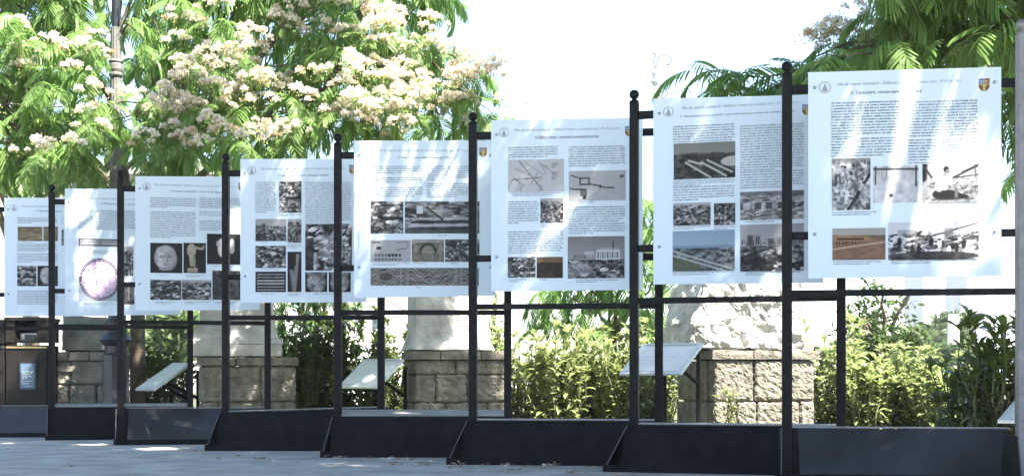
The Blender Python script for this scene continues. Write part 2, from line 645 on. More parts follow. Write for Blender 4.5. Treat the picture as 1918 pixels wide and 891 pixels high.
        for a in ((.05, .15, .2, .25), (.2, .25, .2, .45), (.2, .45, .36, .45), (.36, .25, .36, .45), (.2, .25, .36, .25), (.36, .45, .56, .5), (.03, .58, .1, .62), (.1, .62, .3, .62), (.55, .55, .8, .58)):
            P.line(*a, .014, .15)
        P.rect(.2, .65, .32, .85, .4)
        P.rect(.25, .82, .31, .95, .2)
        P.rect(.9, .15, .97, .24, .35)
    elif kind == 'plan2':
        P.g = np.full((ny, nx), .72)
        P.rect(.02, .08, .25, .14, .35)
        P.rect(.14, .3, .27, .42, .1)
        P.line(.65, .12, .93, .1, .01, .4)
        P.line(.93, .1, .93, .3, .01, .4)
        P.line(.65, .45, .9, .38, .02, .5)
        for i in range(8):
            for j in range(2):
                P.rect(.1 + .085 * i, .64 + .17 * j, .165 + .085 * i, .77 + .17 * j, .15 if i > 3 and j == 0 else .45)
    elif kind == 'arch':
        P.rubble(.3, .62, 7, 7, 1.6)
        P.rect(.0, 0, 1, .14, .72, .7)
        P.ell(.5, .5, .26, .34, .22)
        P.ell(.5, .58, .2, .3, .55)
        P.rect(.3, .62, .7, .88, .5, .8)
        P.rect(.05, .15, .16, .85, .62, .6)
        P.rect(.84, .15, .95, .85, .62, .6)
        P.tex(.12)
        tint = (1.04, .98, .9)
    elif kind == 'steps':
        P.rubble(.2, .72, 7, 6, 2.2)
        P.stones(80, .15, .8, 0, .08)
        for i in range(4):
            P.line(.1, .55 + .1 * i, .95, .53 + .1 * i, .02, .82 if i % 2 == 0 else .15, .8)
        P.line(.3, .2, .5, .55, .02, .2)
        P.rect(.16, .15, .24, .38, .9)
        P.rect(0, .85, 1, 1, .25, .7)
    elif kind == 'mosaic':
        P.g = np.full((ny, nx), .45)
        X, Y = P.X, P.Y
        b = .5 + .5 * np.sin(34 * X + 6 * np.sin(10 * Y + 4 * np.sin(9 * X)))
        b2 = .5 + .5 * np.sin(26 * Y + 5 * np.sin(38 * X))
        P.g = .28 + .22 * b + .18 * b2
        P.ell(.14, .5, .1, .3, .5, .7)
        P.ell(.14, .5, .06, .2, .25, .7)
        for x in (.27, .335, .78, .83):
            P.rect(x, 0, x + .018, 1, .62, .8)
        P.tex(.12, 30, 10)
        tint = (1.0, .97, .94)
    elif kind == 'stripes':
        P.g = np.full((ny, nx), .06)
        for i in range(6):
            y = .12 + .15 * i
            P.rect(.05, y, .95, y + .05, .75)
            P.tex(.05, 12, 3)
    elif kind == 'capital':
        P.g = np.full((ny, nx), .07)
        P.ell(.5, .5, .42, .52, .6)
        P.rect(.08, .0, .92, .18, .55)
        P.tex(.4, 5, 5)
        P.g = np.where((P.X < .08) | (P.X > .93), .07, P.g)
    elif kind == 'capitals':
        P.rubble(.1, 1.0, 5, 5, 3.2)
        P.stones(60, .05, 1.0, 0, .12)
        P.rect(0, .3, .18, 1, .12, .8)
        P.ell(.55, .55, .26, .3, .8, .5)
        P.tex(.3, 8, 8)
    elif kind == 'tool':
        P.g = np.full((ny, nx), .08)
        P.line(.72, .1, .5, .9, .2, .55)
        P.line(.3, .5, .45, .95, .22, .5)
        P.tex(.12)
        P.rect(0, 0, .6, .35, .07, .9)
    elif kind == 'head':
        P.g = np.full((ny, nx), .10)
        P.ell(.47, .48, .34, .4, .80)
        P.ell(.47, .86, .2, .06, .6)
        P.ell(.62, .55, .22, .34, .62, .7)
        P.ell(.35, .46, .07, .045, .55)
        P.ell(.60, .46, .07, .045, .48)
        P.ell(.49, .56, .045, .11, .72)
        P.ell(.53, .60, .03, .06, .5)
        P.ell(.48, .72, .10, .022, .52)
        P.ell(.45, .22, .28, .12, .68, .6)
        P.ell(.2, .5, .05, .2, .6, .6)
        P.tex(.12, 7, 7)
    elif kind == 'torso':
        P.g = np.full((ny, nx), .10)
        P.ell(.36, .25, .2, .22, .72)
        P.line(.5, .15, .85, .2, .07, .7)
        P.line(.85, .2, .9, .1, .05, .7)
        P.line(.33, .35, .38, .72, .12, .7)
        P.line(.45, .4, .5, .6, .07, .62)
        P.rect(.48, .55, .52, .85, .6)
        P.rect(.18, .83, .64, .96, .68)
        P.tex(.08)
        tint = (1.02, .95, .85)
    elif kind == 'vase':
        P.g = np.full((ny, nx), .10)
        P.ell(.42, .45, .1, .3, .75)
        P.ell(.34, .32, .06, .1, .7)
        P.ell(.75, .4, .08, .25, .65)
        P.tex(.08)
    elif kind == 'hall':
        P.rubble(.1, .45, 5, 5, 2.0)
        P.rect(.08, .1, .2, .8, .25)
        P.rect(.5, .05, .62, .8, .5)
        P.rect(.85, .05, .95, .85, .4)
        P.rect(0, .86, 1, 1, .3)
    elif kind == 'debris':
        P.rubble(.12, .7, 6, 6, 2.6)
        P.stones(70, .06, .9, 0, .1)
        P.line(.4, .15, .6, .9, .03, .65)
        P.line(.2, .35, .55, .5, .025, .15)
        P.sky(.12, .7, .03)
    elif kind == 'tan':
        P.rubble(.35, .6, 3, 9, 1.6)
        P.rect(0, 0, 1, .12, .3, .5)
        tint = (1.12, 1.0, .78)
    elif kind == 'dusk':
        P.rubble(.08, .28, 6, 8, 1.6)
        P.rect(0, 0, 1, .24, .42, .85)
        P.tex(.05)
        tint = (1.2, .95, .7)
    elif kind == 'strip':
        P.g = np.full((ny, nx), .72)
        P.rect(0, 0, 1, .14, .15)
        P.rect(0, .0, .02, 1, .2)
        P.rect(.05, .4, 1, .48, .4)
        P.rect(.05, .75, 1, .9, .35)
        P.ell(.52, .55, .02, .16, .2)
    elif kind == 'ring':
        X, Y = P.X - .5, P.Y - .5
        R = np.sqrt(X * X + Y * Y) * 2
        n = fbm(nx, ny, 14, 14, seed)
        g = .72 + .25 * (n - .5)
        c = np.stack([g * 1.06, g * .96, g * 1.10], 2)
        for rr in (.95, .88):
            m = np.abs(R - rr) < .025
            c[m] = (.32, .30, .36)
        m = (R < .85) & (np.abs(fbm(nx, ny, 9, 9, seed + 2) - .5) < .02)
        c[m] = (.42, .36, .48)
        m = R > .98
        c[m] = (.74, .78, .84)
        P.c = c
    elif kind == 'coat':
        P.g = np.full((ny, nx), .5)
        c = np.zeros((ny, nx, 3))
        X, Y = P.X, P.Y
        c[:] = (.55, .40, .22)
        c[(X < .5) & (Y < .45)] = (.42, .54, .74)
        c[(X >= .5) & (Y < .45)] = (.60, .36, .30)
        c[(np.abs(X - .5) < .05) & (Y < .5)] = (.86, .82, .70)
        c[(np.abs(Y - .47) < .05)] = (.80, .72, .5)
        m = (Y > .5) & (np.abs(X - .5) < .16 * (1.6 - Y))
        c[m] = (.88, .80, .55)
        m = (np.abs(X - .72) < .12) & (np.abs(Y - .25) < .1)
        c[m] = (.82, .72, .4)
        m = (np.abs(X - .25) < .1) & (np.abs(Y - .25) < .07)
        c[m] = (.85, .85, .88)
        m = (Y > .55) & (np.abs(np.sin(X * 16 + Y * 6)) < .3)
        c[m] = (.35, .22, .14)
        P.c = c
    return P.rgb(tint)


def pic_mesh(kind, wd, hg, cells, seed, mask=None):
    nx = max(6, int(cells * wd / max(wd, hg)))
    ny = max(6, int(cells * hg / max(wd, hg)))
    c = picture(kind, nx, ny, seed) ** 2.2
    c = 0.010 + c * 0.58
    xs = np.linspace(0, wd, nx)
    zs = -np.linspace(0, hg, ny)
    V = np.zeros((ny, nx, 3))
    V[:, :, 0] = xs[None, :]
    V[:, :, 2] = zs[:, None]
    ids = np.arange(nx * ny).reshape(ny, nx)
    Q = np.stack([ids[1:, :-1], ids[1:, 1:], ids[:-1, 1:], ids[:-1, :-1]], -1)
    if mask is not None:
        u = (np.arange(nx - 1) + .5) / (nx - 1)
        v = (np.arange(ny - 1) + .5) / (ny - 1)
        U, W = np.meshgrid(u, v)
        Q = Q[mask(U, W)]
    else:
        Q = Q.reshape(-1, 4)
    return np_mesh('print', V.reshape(-1, 3), Q, printm, c.reshape(-1, 3))


def text_quads(mb, x0, x1, z0, z1, pitch, r, last=True):
    """fine body print: rows of words made of small letter strokes, too small to read in the photograph"""
    n = max(1, int(round((z0 - z1) / pitch)))
    for i in range(n):
        zb = z0 - (i + .78) * pitch
        xh = pitch * .42
        lw = pitch * .40
        xe = x1 if (i < n - 1 or not last) else x0 + (x1 - x0) * r.uniform(.35, .9)
        x = x0
        while x < xe - lw * 2:
            L = r.choice((2, 2, 3, 4, 5, 6, 7, 8, 9, 10, 11))
            for k in range(L):
                if x > xe - lw:
                    break
                t = r.random()
                st = lw * .24
                up = xh * (1.45 if r.random() < .2 else 1.0)
                dn = -xh * .4 if r.random() < .1 else 0
                strokes = [(x, x + st, zb + dn, zb + up)]
                if t < .75:
                    strokes.append((x + lw * .52, x + lw * .52 + st, zb, zb + xh))
                if t > .2:
                    strokes.append((x + st, x + lw * .52, zb + xh * .78, zb + xh))
                if t > .5:
                    strokes.append((x + st, x + lw * .52, zb, zb + xh * .22))
                for a, b, c, d in strokes:
                    mb.add([(a, 0, c), (b, 0, c), (b, 0, d), (a, 0, d)], [(0, 1, 2, 3)])
                x += lw
            x += lw * .75


# ------------------------------------------------------------------ stands
HT = 2.2
HEAD = 'File de istorie tomitană - Edificiul roman cu mozaic (sec. IV-VI p.Chr.)'
# left post px, finial top row, right post px (or None+yaw), panel px (l, r, top-left y, top-right y, bot-left y, bot-right y), tray offset, variant, contents
STANDS = [
    dict(px=1474, yt=115, yaw=8.0, W=1.18, pan=(1513, 1873, 138, 128, 522, 517), tray=.02, var='B', top=.265, tilt=0,
         label='black display stand whose white panel shows a seated man in white shirt',
         logo=(1544, 166, 11), coat=(1831, 150, 1851, 173), head=(1567, 1800, 163), title=('2. Cercetare, conservare, restaurare', 1592, 1725, 179),
         text=[(1556, 1688, 193, 255), (1556, 1688, 260, 296), (1700, 1830, 191, 257), (1700, 1830, 262, 305), (1557, 1640, 397, 405), (1560, 1650, 489, 497), (1668, 1790, 487, 492)],
         pics=[('trench', 1557, 299, 1629, 394), ('pale', 1634, 313, 1718, 380), ('man', 1726, 309, 1831, 380), ('brown', 1558, 429, 1657, 487), ('workers', 1662, 418, 1831, 486)]),
    dict(px=1188, yt=168, rpx=1581, pan=(1225, 1543, 187, 179, 533, 530), tray=.116, var='A', top=.262, tilt=0.0,
         label='black steel display stand whose white panel has a blue aerial photo of railway tracks',
         logo=(1253, 211, 9.5), coat=(1503, 198, 1520, 217), head=(1278, 1495, 207), title=('3. "Orașul vechi și noua poartă" - intervenții moderne pe faleza de sud-vest a orașului', 1275, 1490, 222),
         text=[(1262, 1378, 237, 268), (1262, 1378, 336, 347), (1262, 1378, 350, 375), (1262, 1332, 424, 431), (1338, 1378, 424, 431), (1261, 1377, 509, 516), (1387, 1507, 236, 316), (1387, 1507, 322, 352), (1395, 1500, 411, 416), (1397, 1500, 509, 513)],
         pics=[('rails', 1263, 271, 1378, 333), ('debris', 1262, 382, 1332, 422), ('rubble', 1338, 382, 1378, 422), ('blue', 1261, 434, 1377, 507), ('ruin', 1387, 361, 1506, 410), ('town', 1387, 422, 1506, 507)]),
    dict(px=886, yt=210, rpx=1238, pan=(921, 1204, 227, 222, 546, 543), tray=.105, var='A', top=.265, tilt=0.0,
         label='black steel display stand whose white panel has a line map and a section drawing',
         logo=(945, 250, 9), coat=(1171, 238, 1186, 257), head=(965, 1162, 248), title=('4. Edificiul roman - ansamblul monumental tomitan', 1003, 1122, 262),
         text=[(953, 1047, 276, 294), (960, 1050, 362, 366), (953, 1010, 377, 419), (1015, 1055, 420, 427), (953, 1056, 433, 474), (955, 1000, 522, 530), (1010, 1050, 522, 526), (1066, 1172, 275, 314), (1085, 1150, 378, 382), (1066, 1172, 387, 416), (1066, 1172, 418, 438), (1080, 1160, 523, 530)],
         pics=[('map', 953, 301, 1057, 360), ('debris', 1013, 373, 1056, 418), ('rubble', 952, 482, 1004, 520), ('dusk', 1006, 482, 1055, 521), ('plan', 1066, 322, 1172, 376), ('casino', 1064, 444, 1170, 521)]),
    dict(px=633, yt=250, rpx=961, pan=(664, 928, 265, 264, 558, 554), tray=.06, var='A', top=.268, tilt=.036,
         label='black steel display stand whose white panel has a wide mosaic band photo at the bottom',
         logo=(684, 288, 8.5), coat=(898, 278, 912, 295), head=(708, 888, 285), title=('5. Terasa I - camere și clădiri monumentale la Tomis', 746, 847, 298),
         text=[(697, 793, 311, 327), (697, 793, 332, 344), (697, 793, 350, 371), (800, 897, 311, 339), (800, 897, 343, 372), (712, 740, 440, 444), (820, 840, 440, 444), (697, 770, 492, 498), (775, 830, 492, 495), (845, 890, 492, 495), (780, 815, 537, 541)],
         pics=[('layers', 695, 378, 756, 438), ('steps', 759, 378, 898, 438), ('plan2', 695, 450, 770, 491), ('arch', 772, 449, 832, 491), ('rubble', 834, 449, 898, 491), ('mosaic', 695, 502, 897, 535)]),
    dict(px=423, yt=287, rpx=714, pan=(452, 688, 299, 298, 567, 566), tray=.075, var='A', top=.275, tilt=0.0, rise=.035,
         label='black steel display stand whose white panel shows carved stone capitals and striped dark photo',
         logo=(473, 321, 8), coat=(655, 310, 669, 327), head=(490, 648, 319), title=('6. Terasa inferioară de Terase II - gimnaziul cu mozaicuri', 522, 617, 331),
         text=[(480, 519, 341, 400), (524, 566, 401, 406), (573, 660, 341, 418), (490, 530, 453, 457), (540, 566, 457, 466), (490, 530, 503, 506), (490, 535, 549, 553), (542, 565, 549, 555), (590, 640, 549, 553)],
         pics=[('layers', 524, 341, 566, 399), ('town', 480, 411, 538, 452), ('debris', 540, 411, 566, 455), ('rubble', 480, 461, 537, 502), ('tool', 540, 472, 566, 547), ('stripes', 480, 509, 537, 547), ('capitals', 573, 420, 660, 507), ('capital', 573, 510, 614, 547), ('capital', 617, 510, 658, 547)]),
    dict(px=226, yt=318, rpx=513, pan=(254, 487, 331, 332, 582, 580), tray=.0, var='B', top=.28, tilt=0,
         label='black steel display stand whose white panel shows a marble head and torso on black',
         logo=(275, 350, 7.5), coat=(447, 343, 460, 359), head=(290, 440, 348), title=('7. Domeniul sculpturilor - interiorul de depozit', 318, 417, 360),
         text=[(282, 368, 369, 391), (282, 368, 395, 447), (374, 450, 370, 391), (374, 450, 395, 408), (374, 450, 412, 433), (298, 335, 514, 517), (348, 384, 514, 520), (398, 440, 497, 501), (292, 330, 564, 569), (346, 392, 564, 569), (404, 445, 564, 569)],
         pics=[('head', 282, 455, 342, 512), ('torso', 344, 455, 386, 512), ('vase', 388, 438, 450, 496), ('rubble', 282, 524, 340, 562), ('debris', 341, 524, 396, 562), ('hall', 398, 507, 450, 562)]),
    dict(px=97, yt=345, rpx=364, pan=(122, 338, 354, 355, 592, 589), tray=.0, var='C', top=.275, tilt=.02,
         label='black steel display stand whose white panel has a large lilac round mosaic picture',
         logo=(140, 374, 6.5), coat=(306, 368, 319, 384), head=(155, 300, 373), title=('8. Mozaicul pavimentar - descrierea pe registre', 190, 280, 383),
         text=[(148, 254, 392, 433), (150, 220, 468, 476), (158, 215, 566, 572)],
         pics=[('strip', 148, 447, 226, 463), ('ring', 148, 483, 226, 564), ('debris', 233, 462, 250, 517), ('hall', 230, 535, 252, 570)]),
    dict(px=-14, yt=361, yaw=-3.0, pan=(10, 215, 371, 371, 592, 591), tray=.0, var='B', top=.27, tilt=0,
         label='black steel display stand in front of brown bin, panel with tan photos',
         logo=(28, 390, 6), coat=(180, 384, 192, 399), head=(42, 170, 388), title=('9. Marmura pavajului', 70, 118, 397),
         text=[(34, 110, 407, 421), (34, 110, 456, 470), (34, 110, 474, 493), (34, 110, 543, 569), (117, 121, 407, 420), (34, 80, 453, 456)],
         pics=[('tan', 35, 425, 81, 452), ('tan', 83, 425, 110, 452), ('layers', 34, 498, 70, 536), ('head', 72, 498, 110, 536), ('rubble', 117, 430, 121, 460)]),
    dict(px=1915, yt=35, yaw=5.0, pan=None, tray=.03, var='B', top=.265, tilt=0,
         label='black steel display stand with post coloured sunlit grey at the end of the row'),
]
WS = 1.16


def stand_pose(S):
    W = S.get('W', WS)
    d = F * (HT - EYE) / (YH - S['yt'])
    p = Vector(((S['px'] - CXP) / F * d, d, 0))
    if 'rpx' in S:
        k = (S['rpx'] - CXP) / F
        best = None
        for i in range(-300, 301):
            th = math.radians(i * .08)
            e = abs((p.x + W * math.cos(th)) / (p.y - W * math.sin(th)) - k)
            if best is None or e < best[0]:
                best = (e, th)
        th = best[1]
    else:
        th = math.radians(S['yaw'])
    return p, th


POSES = []


def make_stand(S, si):
    W = S.get('W', WS)
    p, th = stand_pose(S)
    POSES.append((p, th))
    rz = -th
    root = thing('display_stand', S['label'], 'display stand', p, rz, 'exhibition stands in a staggered row')
    pm = sunlitgrey if S['px'] == 1915 else black
    # posts with finials
    for x in (0, W):
        m = MB()
        m.bbox(x - .0255, x + .0255, -.0255, .0255, 0.012, 2.128, .003)
        po = m.build('post', pm, root)
        f = MB()
        f.lathe([(.027, 2.128), (.027, 2.134), (.016, 2.139), (.012, 2.146)] + sphere_prof(.029, 2.171, 8, -.85, 1.0), 14, x, 0)
        f.build('finial', pm, po, smooth=True)
    for z, h in ((2.05, .045), (1.28, .04), (.978, .034)):
        m = MB()
        m.bbox(.0255, W - .0255, -.014, .014, z - h / 2, z + h / 2, .003)
        m.build('rail', black, root)
    # base: foot tray, end gussets, front sheet, top plate
    t = S['tray']
    xl, xr = -.035 - t, W + .035 + min(.03, t)
    yf, yb = -.185, .20
    m = MB()
    m.box(xl, xr, yf, yf + .006, 0, .042)
    m.box(xl, xr, yb - .006, yb, 0, .042)
    m.box(xl, xl + .006, yf + .006, yb - .006, 0, .042)
    m.box(xr - .006, xr, yf + .006, yb - .006, 0, .042)
    m.box(xl + .006, xr - .006, yf + .006, yb - .006, 0, .011)
    m.build('foot_tray', blackmatt, root)
    zt = S['top']
    rise = S.get('rise', 0)
    for sgn, xb, xt, z2 in ((0, xl + .012, -.032, zt), (1, xr - .012, W + .032, zt + rise)):
        ytop = -.055 if S['var'] != 'B' else -.03
        m = MB()
        th_ = .004
        o1 = th_ if sgn == 0 else -th_
        a = [(xb, yf + .012, .012), (xb, yb - .012, .012), (xt, .17, z2), (xt, ytop, z2)]
        b = [(x + o1, y, z) for x, y, z in a]
        m.add(a + b, [(0, 1, 2, 3), (7, 6, 5, 4), (0, 4, 5, 1), (1, 5, 6, 2), (2, 6, 7, 3), (3, 7, 4, 0)])
        m.build('gusset', blackmatt, root)
        m = MB()
        m.tube([(xb + o1 / 2, yf + .008, .03), (xt + o1 / 2, ytop - .006, z2)], .0032, 6)
        m.build('edge_glint', litedge, root)  # thin rod added as the bright line of light on the gusset edge
    m = MB()
    if S['var'] == 'B':      # sheet leans back behind the posts
        x0, x1 = .06, W - .06
        y0, y1 = -.10, .045
    else:
        x0, x1 = -.026 - t * .25, W + .026
        y0, y1 = -.085, -.052
    m.hexa([(x0, y0, .011), (x1, y0, .011), (x1, y0 + .003, .011), (x0, y0 + .003, .011),
            (x0, y1, zt), (x1, y1, zt + rise), (x1, y1 + .003, zt + rise), (x0, y1 + .003, zt)])
    m.build('front_sheet', blacksheet if S['var'] == 'B' else blackmatt, root)
    if S['var'] == 'B':
        x0, x1, y0 = .03, W - .03, .046
    else:
        x0, x1, y0 = -.022, W + .022, -.05
    m = MB()
    yb2, tl = .19, S['tilt']
    for (xa, xb_, ya, yb_) in (((x0, x1, max(y0, .029), yb2), (.029, W - .029, y0, .0285)) if S['var'] != 'B' else ((x0, x1, y0, yb2),)):
        g = lambda y: zt + .004 + tl * (y - y0) / (yb2 - y0)
        k = lambda x: rise * (x - x0) / (x1 - x0)
        m.hexa([(xa, ya, g(ya) + k(xa)), (xb_, ya, g(ya) + k(xb_)), (xb_, yb_, g(yb_) + k(xb_)), (xa, yb_, g(yb_) + k(xa)),
                (xa, ya, g(ya) + k(xa) + .004), (xb_, ya, g(ya) + k(xb_) + .004), (xb_, yb_, g(yb_) + k(xb_) + .004), (xa, yb_, g(yb_) + k(xa) + .004)])
    m.build('top_plate', topplate, root)
    m = MB()
    m.box(x0 + .02, x1 - .02, .15, .154, .011, zt - .003)
    m.build('back_sheet', blacksheet, root)
    if not S['pan']:
        return root
    # panel, located from its corners in the plane of the rails
    l, r_, tl_, tr_, bl_, br_ = S['pan']
    ex, ey = math.cos(th), -math.sin(th)

    def local(px):
        k = (px - CXP) / F
        # (p.x + u ex) = k (p.y + u ey)
        u = (k * p.y - p.x) / (ex - k * ey)
        return u, p.y + u * ey
    ul, dl = local(l)
    ur, dr = local(r_)
    if S['px'] == 1188:
        pass
    ur = min(ur, W - .04)
    zt0 = EYE + (YH - tl_) / F * dl
    zt1 = EYE + (YH - tr_) / F * dr
    zb0 = EYE + (YH - bl_) / F * dl
    zb1 = EYE + (YH - br_) / F * dr
    pw = ur - ul
    board = MB()
    # slightly bowed board: 8 columns
    n = 8
    vs, fs = [], []
    rr = random.Random(si)
    bow = rr.uniform(-.004, .006)
    yb_ = -.020

    def bowf(u, v):
        return bow * (1 - 4 * (u - .5) ** 2) * .5 + rr2[si % 3] * (v - .5) * (u - .5) * .012
    rr2 = (.6, -.5, .3)
    NV = 6
    for face in (0, 1):
        for j in range(NV + 1):
            for i in range(n + 1):
                u, v = i / n, j / NV
                zt_ = zt0 + (zt1 - zt0) * u
                zb_ = zb0 + (zb1 - zb0) * u
                vs.append((ul + pw * u, yb_ - face * .006 - abs(bowf(u, v)), zb_ + (zt_ - zb_) * v))
    K = (n + 1) * (NV + 1)
    idx = lambda f_, i, j: f_ * K + j * (n + 1) + i
    for j in range(NV):
        for i in range(n):
            fs.append((idx(0, i, j), idx(0, i, j + 1), idx(0, i + 1, j + 1), idx(0, i + 1, j)))
            fs.append((idx(1, i, j), idx(1, i + 1, j), idx(1, i + 1, j + 1), idx(1, i, j + 1)))
    for i in range(n):
        fs.append((idx(0, i, 0), idx(0, i + 1, 0), idx(1, i + 1, 0), idx(1, i, 0)))
        fs.append((idx(0, i, NV), idx(1, i, NV), idx(1, i + 1, NV), idx(0, i + 1, NV)))
    for j in range(NV):
        fs.append((idx(0, 0, j), idx(1, 0, j), idx(1, 0, j + 1), idx(0, 0, j + 1)))
        fs.append((idx(0, n, j), idx(0, n, j + 1), idx(1, n, j + 1), idx(1, n, j)))
    board.add(vs, fs)
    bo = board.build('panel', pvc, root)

    def P(px, py):
        u, d = local(px)
        return u, EYE + (YH - py) / F * d

    def front(u, z):
        uu = min(1, max(0, (u - ul) / pw))
        v = min(1, max(0, (z - zb0) / (zt0 - zb0)))
        return yb_ - .006 - abs(bowf(uu, v))

    def place(me, name, u, z, off, w_=0, h_=0):
        # keeps the print just in front of the board over its whole extent
        y = min(front(u + a * w_, z - b * h_) for a in (0, .5, 1) for b in (0, .5, 1))
        return link(name, me, bo, (u, y - off, z))
    # screws
    for (px, py) in ((l + 12 * 6.75 / p.y, tl_ + (25 * 6.75 / p.y)), (r_ - 12 * 6.75 / p.y, tr_ + 27 * 6.75 / p.y), (l + 12 * 6.75 / p.y, None), (r_ - 12 * 6.75 / p.y, None)):
        u, z = P(px, py if py else 0)
        if u > ur - .015:
            u = ur - .03
        if py is None:
            z = 1.285
        else:
            z = 2.05
        m = MB()
        m.lathe([(.0085, 0), (.0085, .003), (.007, .006), (.0035, .008), (.0008, .0085)], 10)
        for i, v in enumerate(m.v):
            m.v[i] = (v[0], -v[2], v[1])
        m.build('screw', screwm, bo, (u, front(u, z) - .0004, z), smooth=True)
    # logo: ring with a standing cone-like figure
    cx, cy, rpx = S['logo']
    u, z = P(cx, cy)
    R = rpx / F * dl
    m = MB()
    N = 28
    for k in range(N):
        a0, a1 = 2 * math.pi * k / N, 2 * math.pi * (k + 1) / N
        m.add([(R * math.cos(a), 0, R * math.sin(a)) for a in (a0, a1)] + [(.86 * R * math.cos(a), 0, .86 * R * math.sin(a)) for a in (a1, a0)], [(0, 1, 2, 3)])
    poly = [(-.12, .62), (.12, .62), (.14, .3), (.34, -.1), (.46, -.55), (.3, -.72), (-.3, -.72), (-.46, -.55), (-.34, -.1), (-.14, .3)]
    m.add([(x * R, 0, y * R) for x, y in poly], [tuple(range(len(poly)))])
    me = m.mesh('logo', inkgrey)
    place(me, 'logo', u, z, .0012)
    # coat of arms
    x0, y0, x1, y1 = S['coat']
    ua, za = P(x0, y0)
    ub, zb = P(x1, y1)
    if ub < ur - .005:
        shield = lambda U, V_: (V_ < .55) | (np.abs(U - .5) < .5 * np.sqrt(np.clip(1 - ((V_ - .55) / .45) ** 2, 0, 1)))
        place(pic_mesh('coat', ub - ua, za - zb, 26, 5, shield), 'coat_of_arms', ua, za, .0012, ub - ua, za - zb)
    # headings
    x0, x1, y = S['head']
    ua, za = P(x0, y)
    ub, _ = P(x1, y)
    place(text_mesh(HEAD, ub - ua, inkgrey, shear=.25), 'heading', ua, za, .0012, ub - ua)
    s, x0, x1, y = S['title']
    ua, za = P(x0, y)
    ub, _ = P(min(x1, 1e9), y)
    place(text_mesh(s, ub - ua, ink, height=.020 if len(s) < 60 else .015, shear=.25), 'title', ua, za, .0012, ub - ua)
    r2 = random.Random(100 + si)
    pitch = .0146
    for (x0, x1, y0, y1) in S['text']:
        ua, za = P(x0, y0)
        ub, zb = P(x1, y1)
        if ua > ur:
            continue
        m = MB()
        ph = pitch if (y1 - y0) > 11 else pitch * .8
        text_quads(m, 0, ub - ua, 0, -(za - zb), ph, r2)
        place(m.mesh('text', inkbody), 'text_column', ua, za, .0012, ub - ua, za - zb)
    for k, (kind, x0, y0, x1, y1) in enumerate(S['pics']):
        ua, za = P(x0, y0)
        ub, zb = P(x1, y1)
        cells = max(20, int(max(x1 - x0, y1 - y0) * .8))
        place(pic_mesh(kind, ub - ua, za - zb, cells, si * 20 + k), 'printed_photo', ua, za, .0012, ub - ua, za - zb)
    return root


for i, S in enumerate(STANDS):
    make_stand(S, i)

# ------------------------------------------------------------------ ground
m = MB()
m.add([(-900, -60, 0), (900, -60, 0), (900, 1500, 0), (-900, 1500, 0)], [(0, 1, 2, 3)])
gm = mat('pavement', (0.30, 0.295, 0.285), 0.85, var=0.28, scale=3.5, bump=0.4, bscale=60, detail=14)
o = m.build('ground', gm)
o['kind'] = 'structure'
# planted earth strip behind the pedestals
m = MB()
m.add([(-9, 12.4, .004), (9, 9.4, .004), (40, 60, .004), (-40, 60, .004)], [(0, 1, 2, 3)])
o = m.build('planting_bed', mat('soil', (0.065, 0.068, 0.032), 0.95, var=0.35, scale=5, bump=0.6, bscale=25))
o['kind'] = 'structure'


# ------------------------------------------------------------------ stone pedestals
def rough_box(x0, x1, y0, y1, z0, z1, n, amp, freq, seed, taper=None, boss=0.0):
    """box with all faces gridded and pushed in and out by noise"""
    mb = MB()
    idx = {}
    L = (x1 - x0, y1 - y0, z1 - z0)
    nn = [max(2, int(round(n * l / max(L)))) for l in L]

    def V(i, j, k):
        key = (i, j, k)
        if key in idx:
            return idx[key]
        u, v, w_ = i / nn[0], j / nn[1], k / nn[2]
        p = Vector((x0 + L[0] * u, y0 + L[1] * v, z0 + L[2] * w_))
        q = p.copy()
        c = Vector(((x0 + x1) / 2, (y0 + y1) / 2, (z0 + z1) / 2))
        nrm = Vector(((-1 if i == 0 else 1 if i == nn[0] else 0), (-1 if j == 0 else 1 if j == nn[1] else 0), (-1 if k == 0 else 1 if k == nn[2] else 0)))
        edge = nrm.length > 1.1
        nv = nrm.normalized()
        s_ = mnoise.fractal(p * freq + Vector((seed * 3.1, seed * 1.7, 0)), 1.0, 2.0, 4)
        if not edge:
            q += nv * (s_ * amp + boss)
        else:
            q += nv * (s_ * amp * .5 - amp * .4)
        if taper:
            q = taper(q, u, v, w_)
        idx[key] = len(mb.v)
        mb.v.append(tuple(q))
        return idx[key]
    for a in range(3):
        b, c = (a + 1) % 3, (a + 2) % 3
        for side in (0, nn[a]):
            for i in range(nn[b]):
                for j in range(nn[c]):
                    def I(s, t):
                        k = [0, 0, 0]
                        k[a], k[b], k[c] = side, s, t
                        return V(*k)
                    f = (I(i, j), I(i + 1, j), I(i + 1, j + 1), I(i, j + 1))
                    mb.f.append(f if side else f[::-1])
    return mb


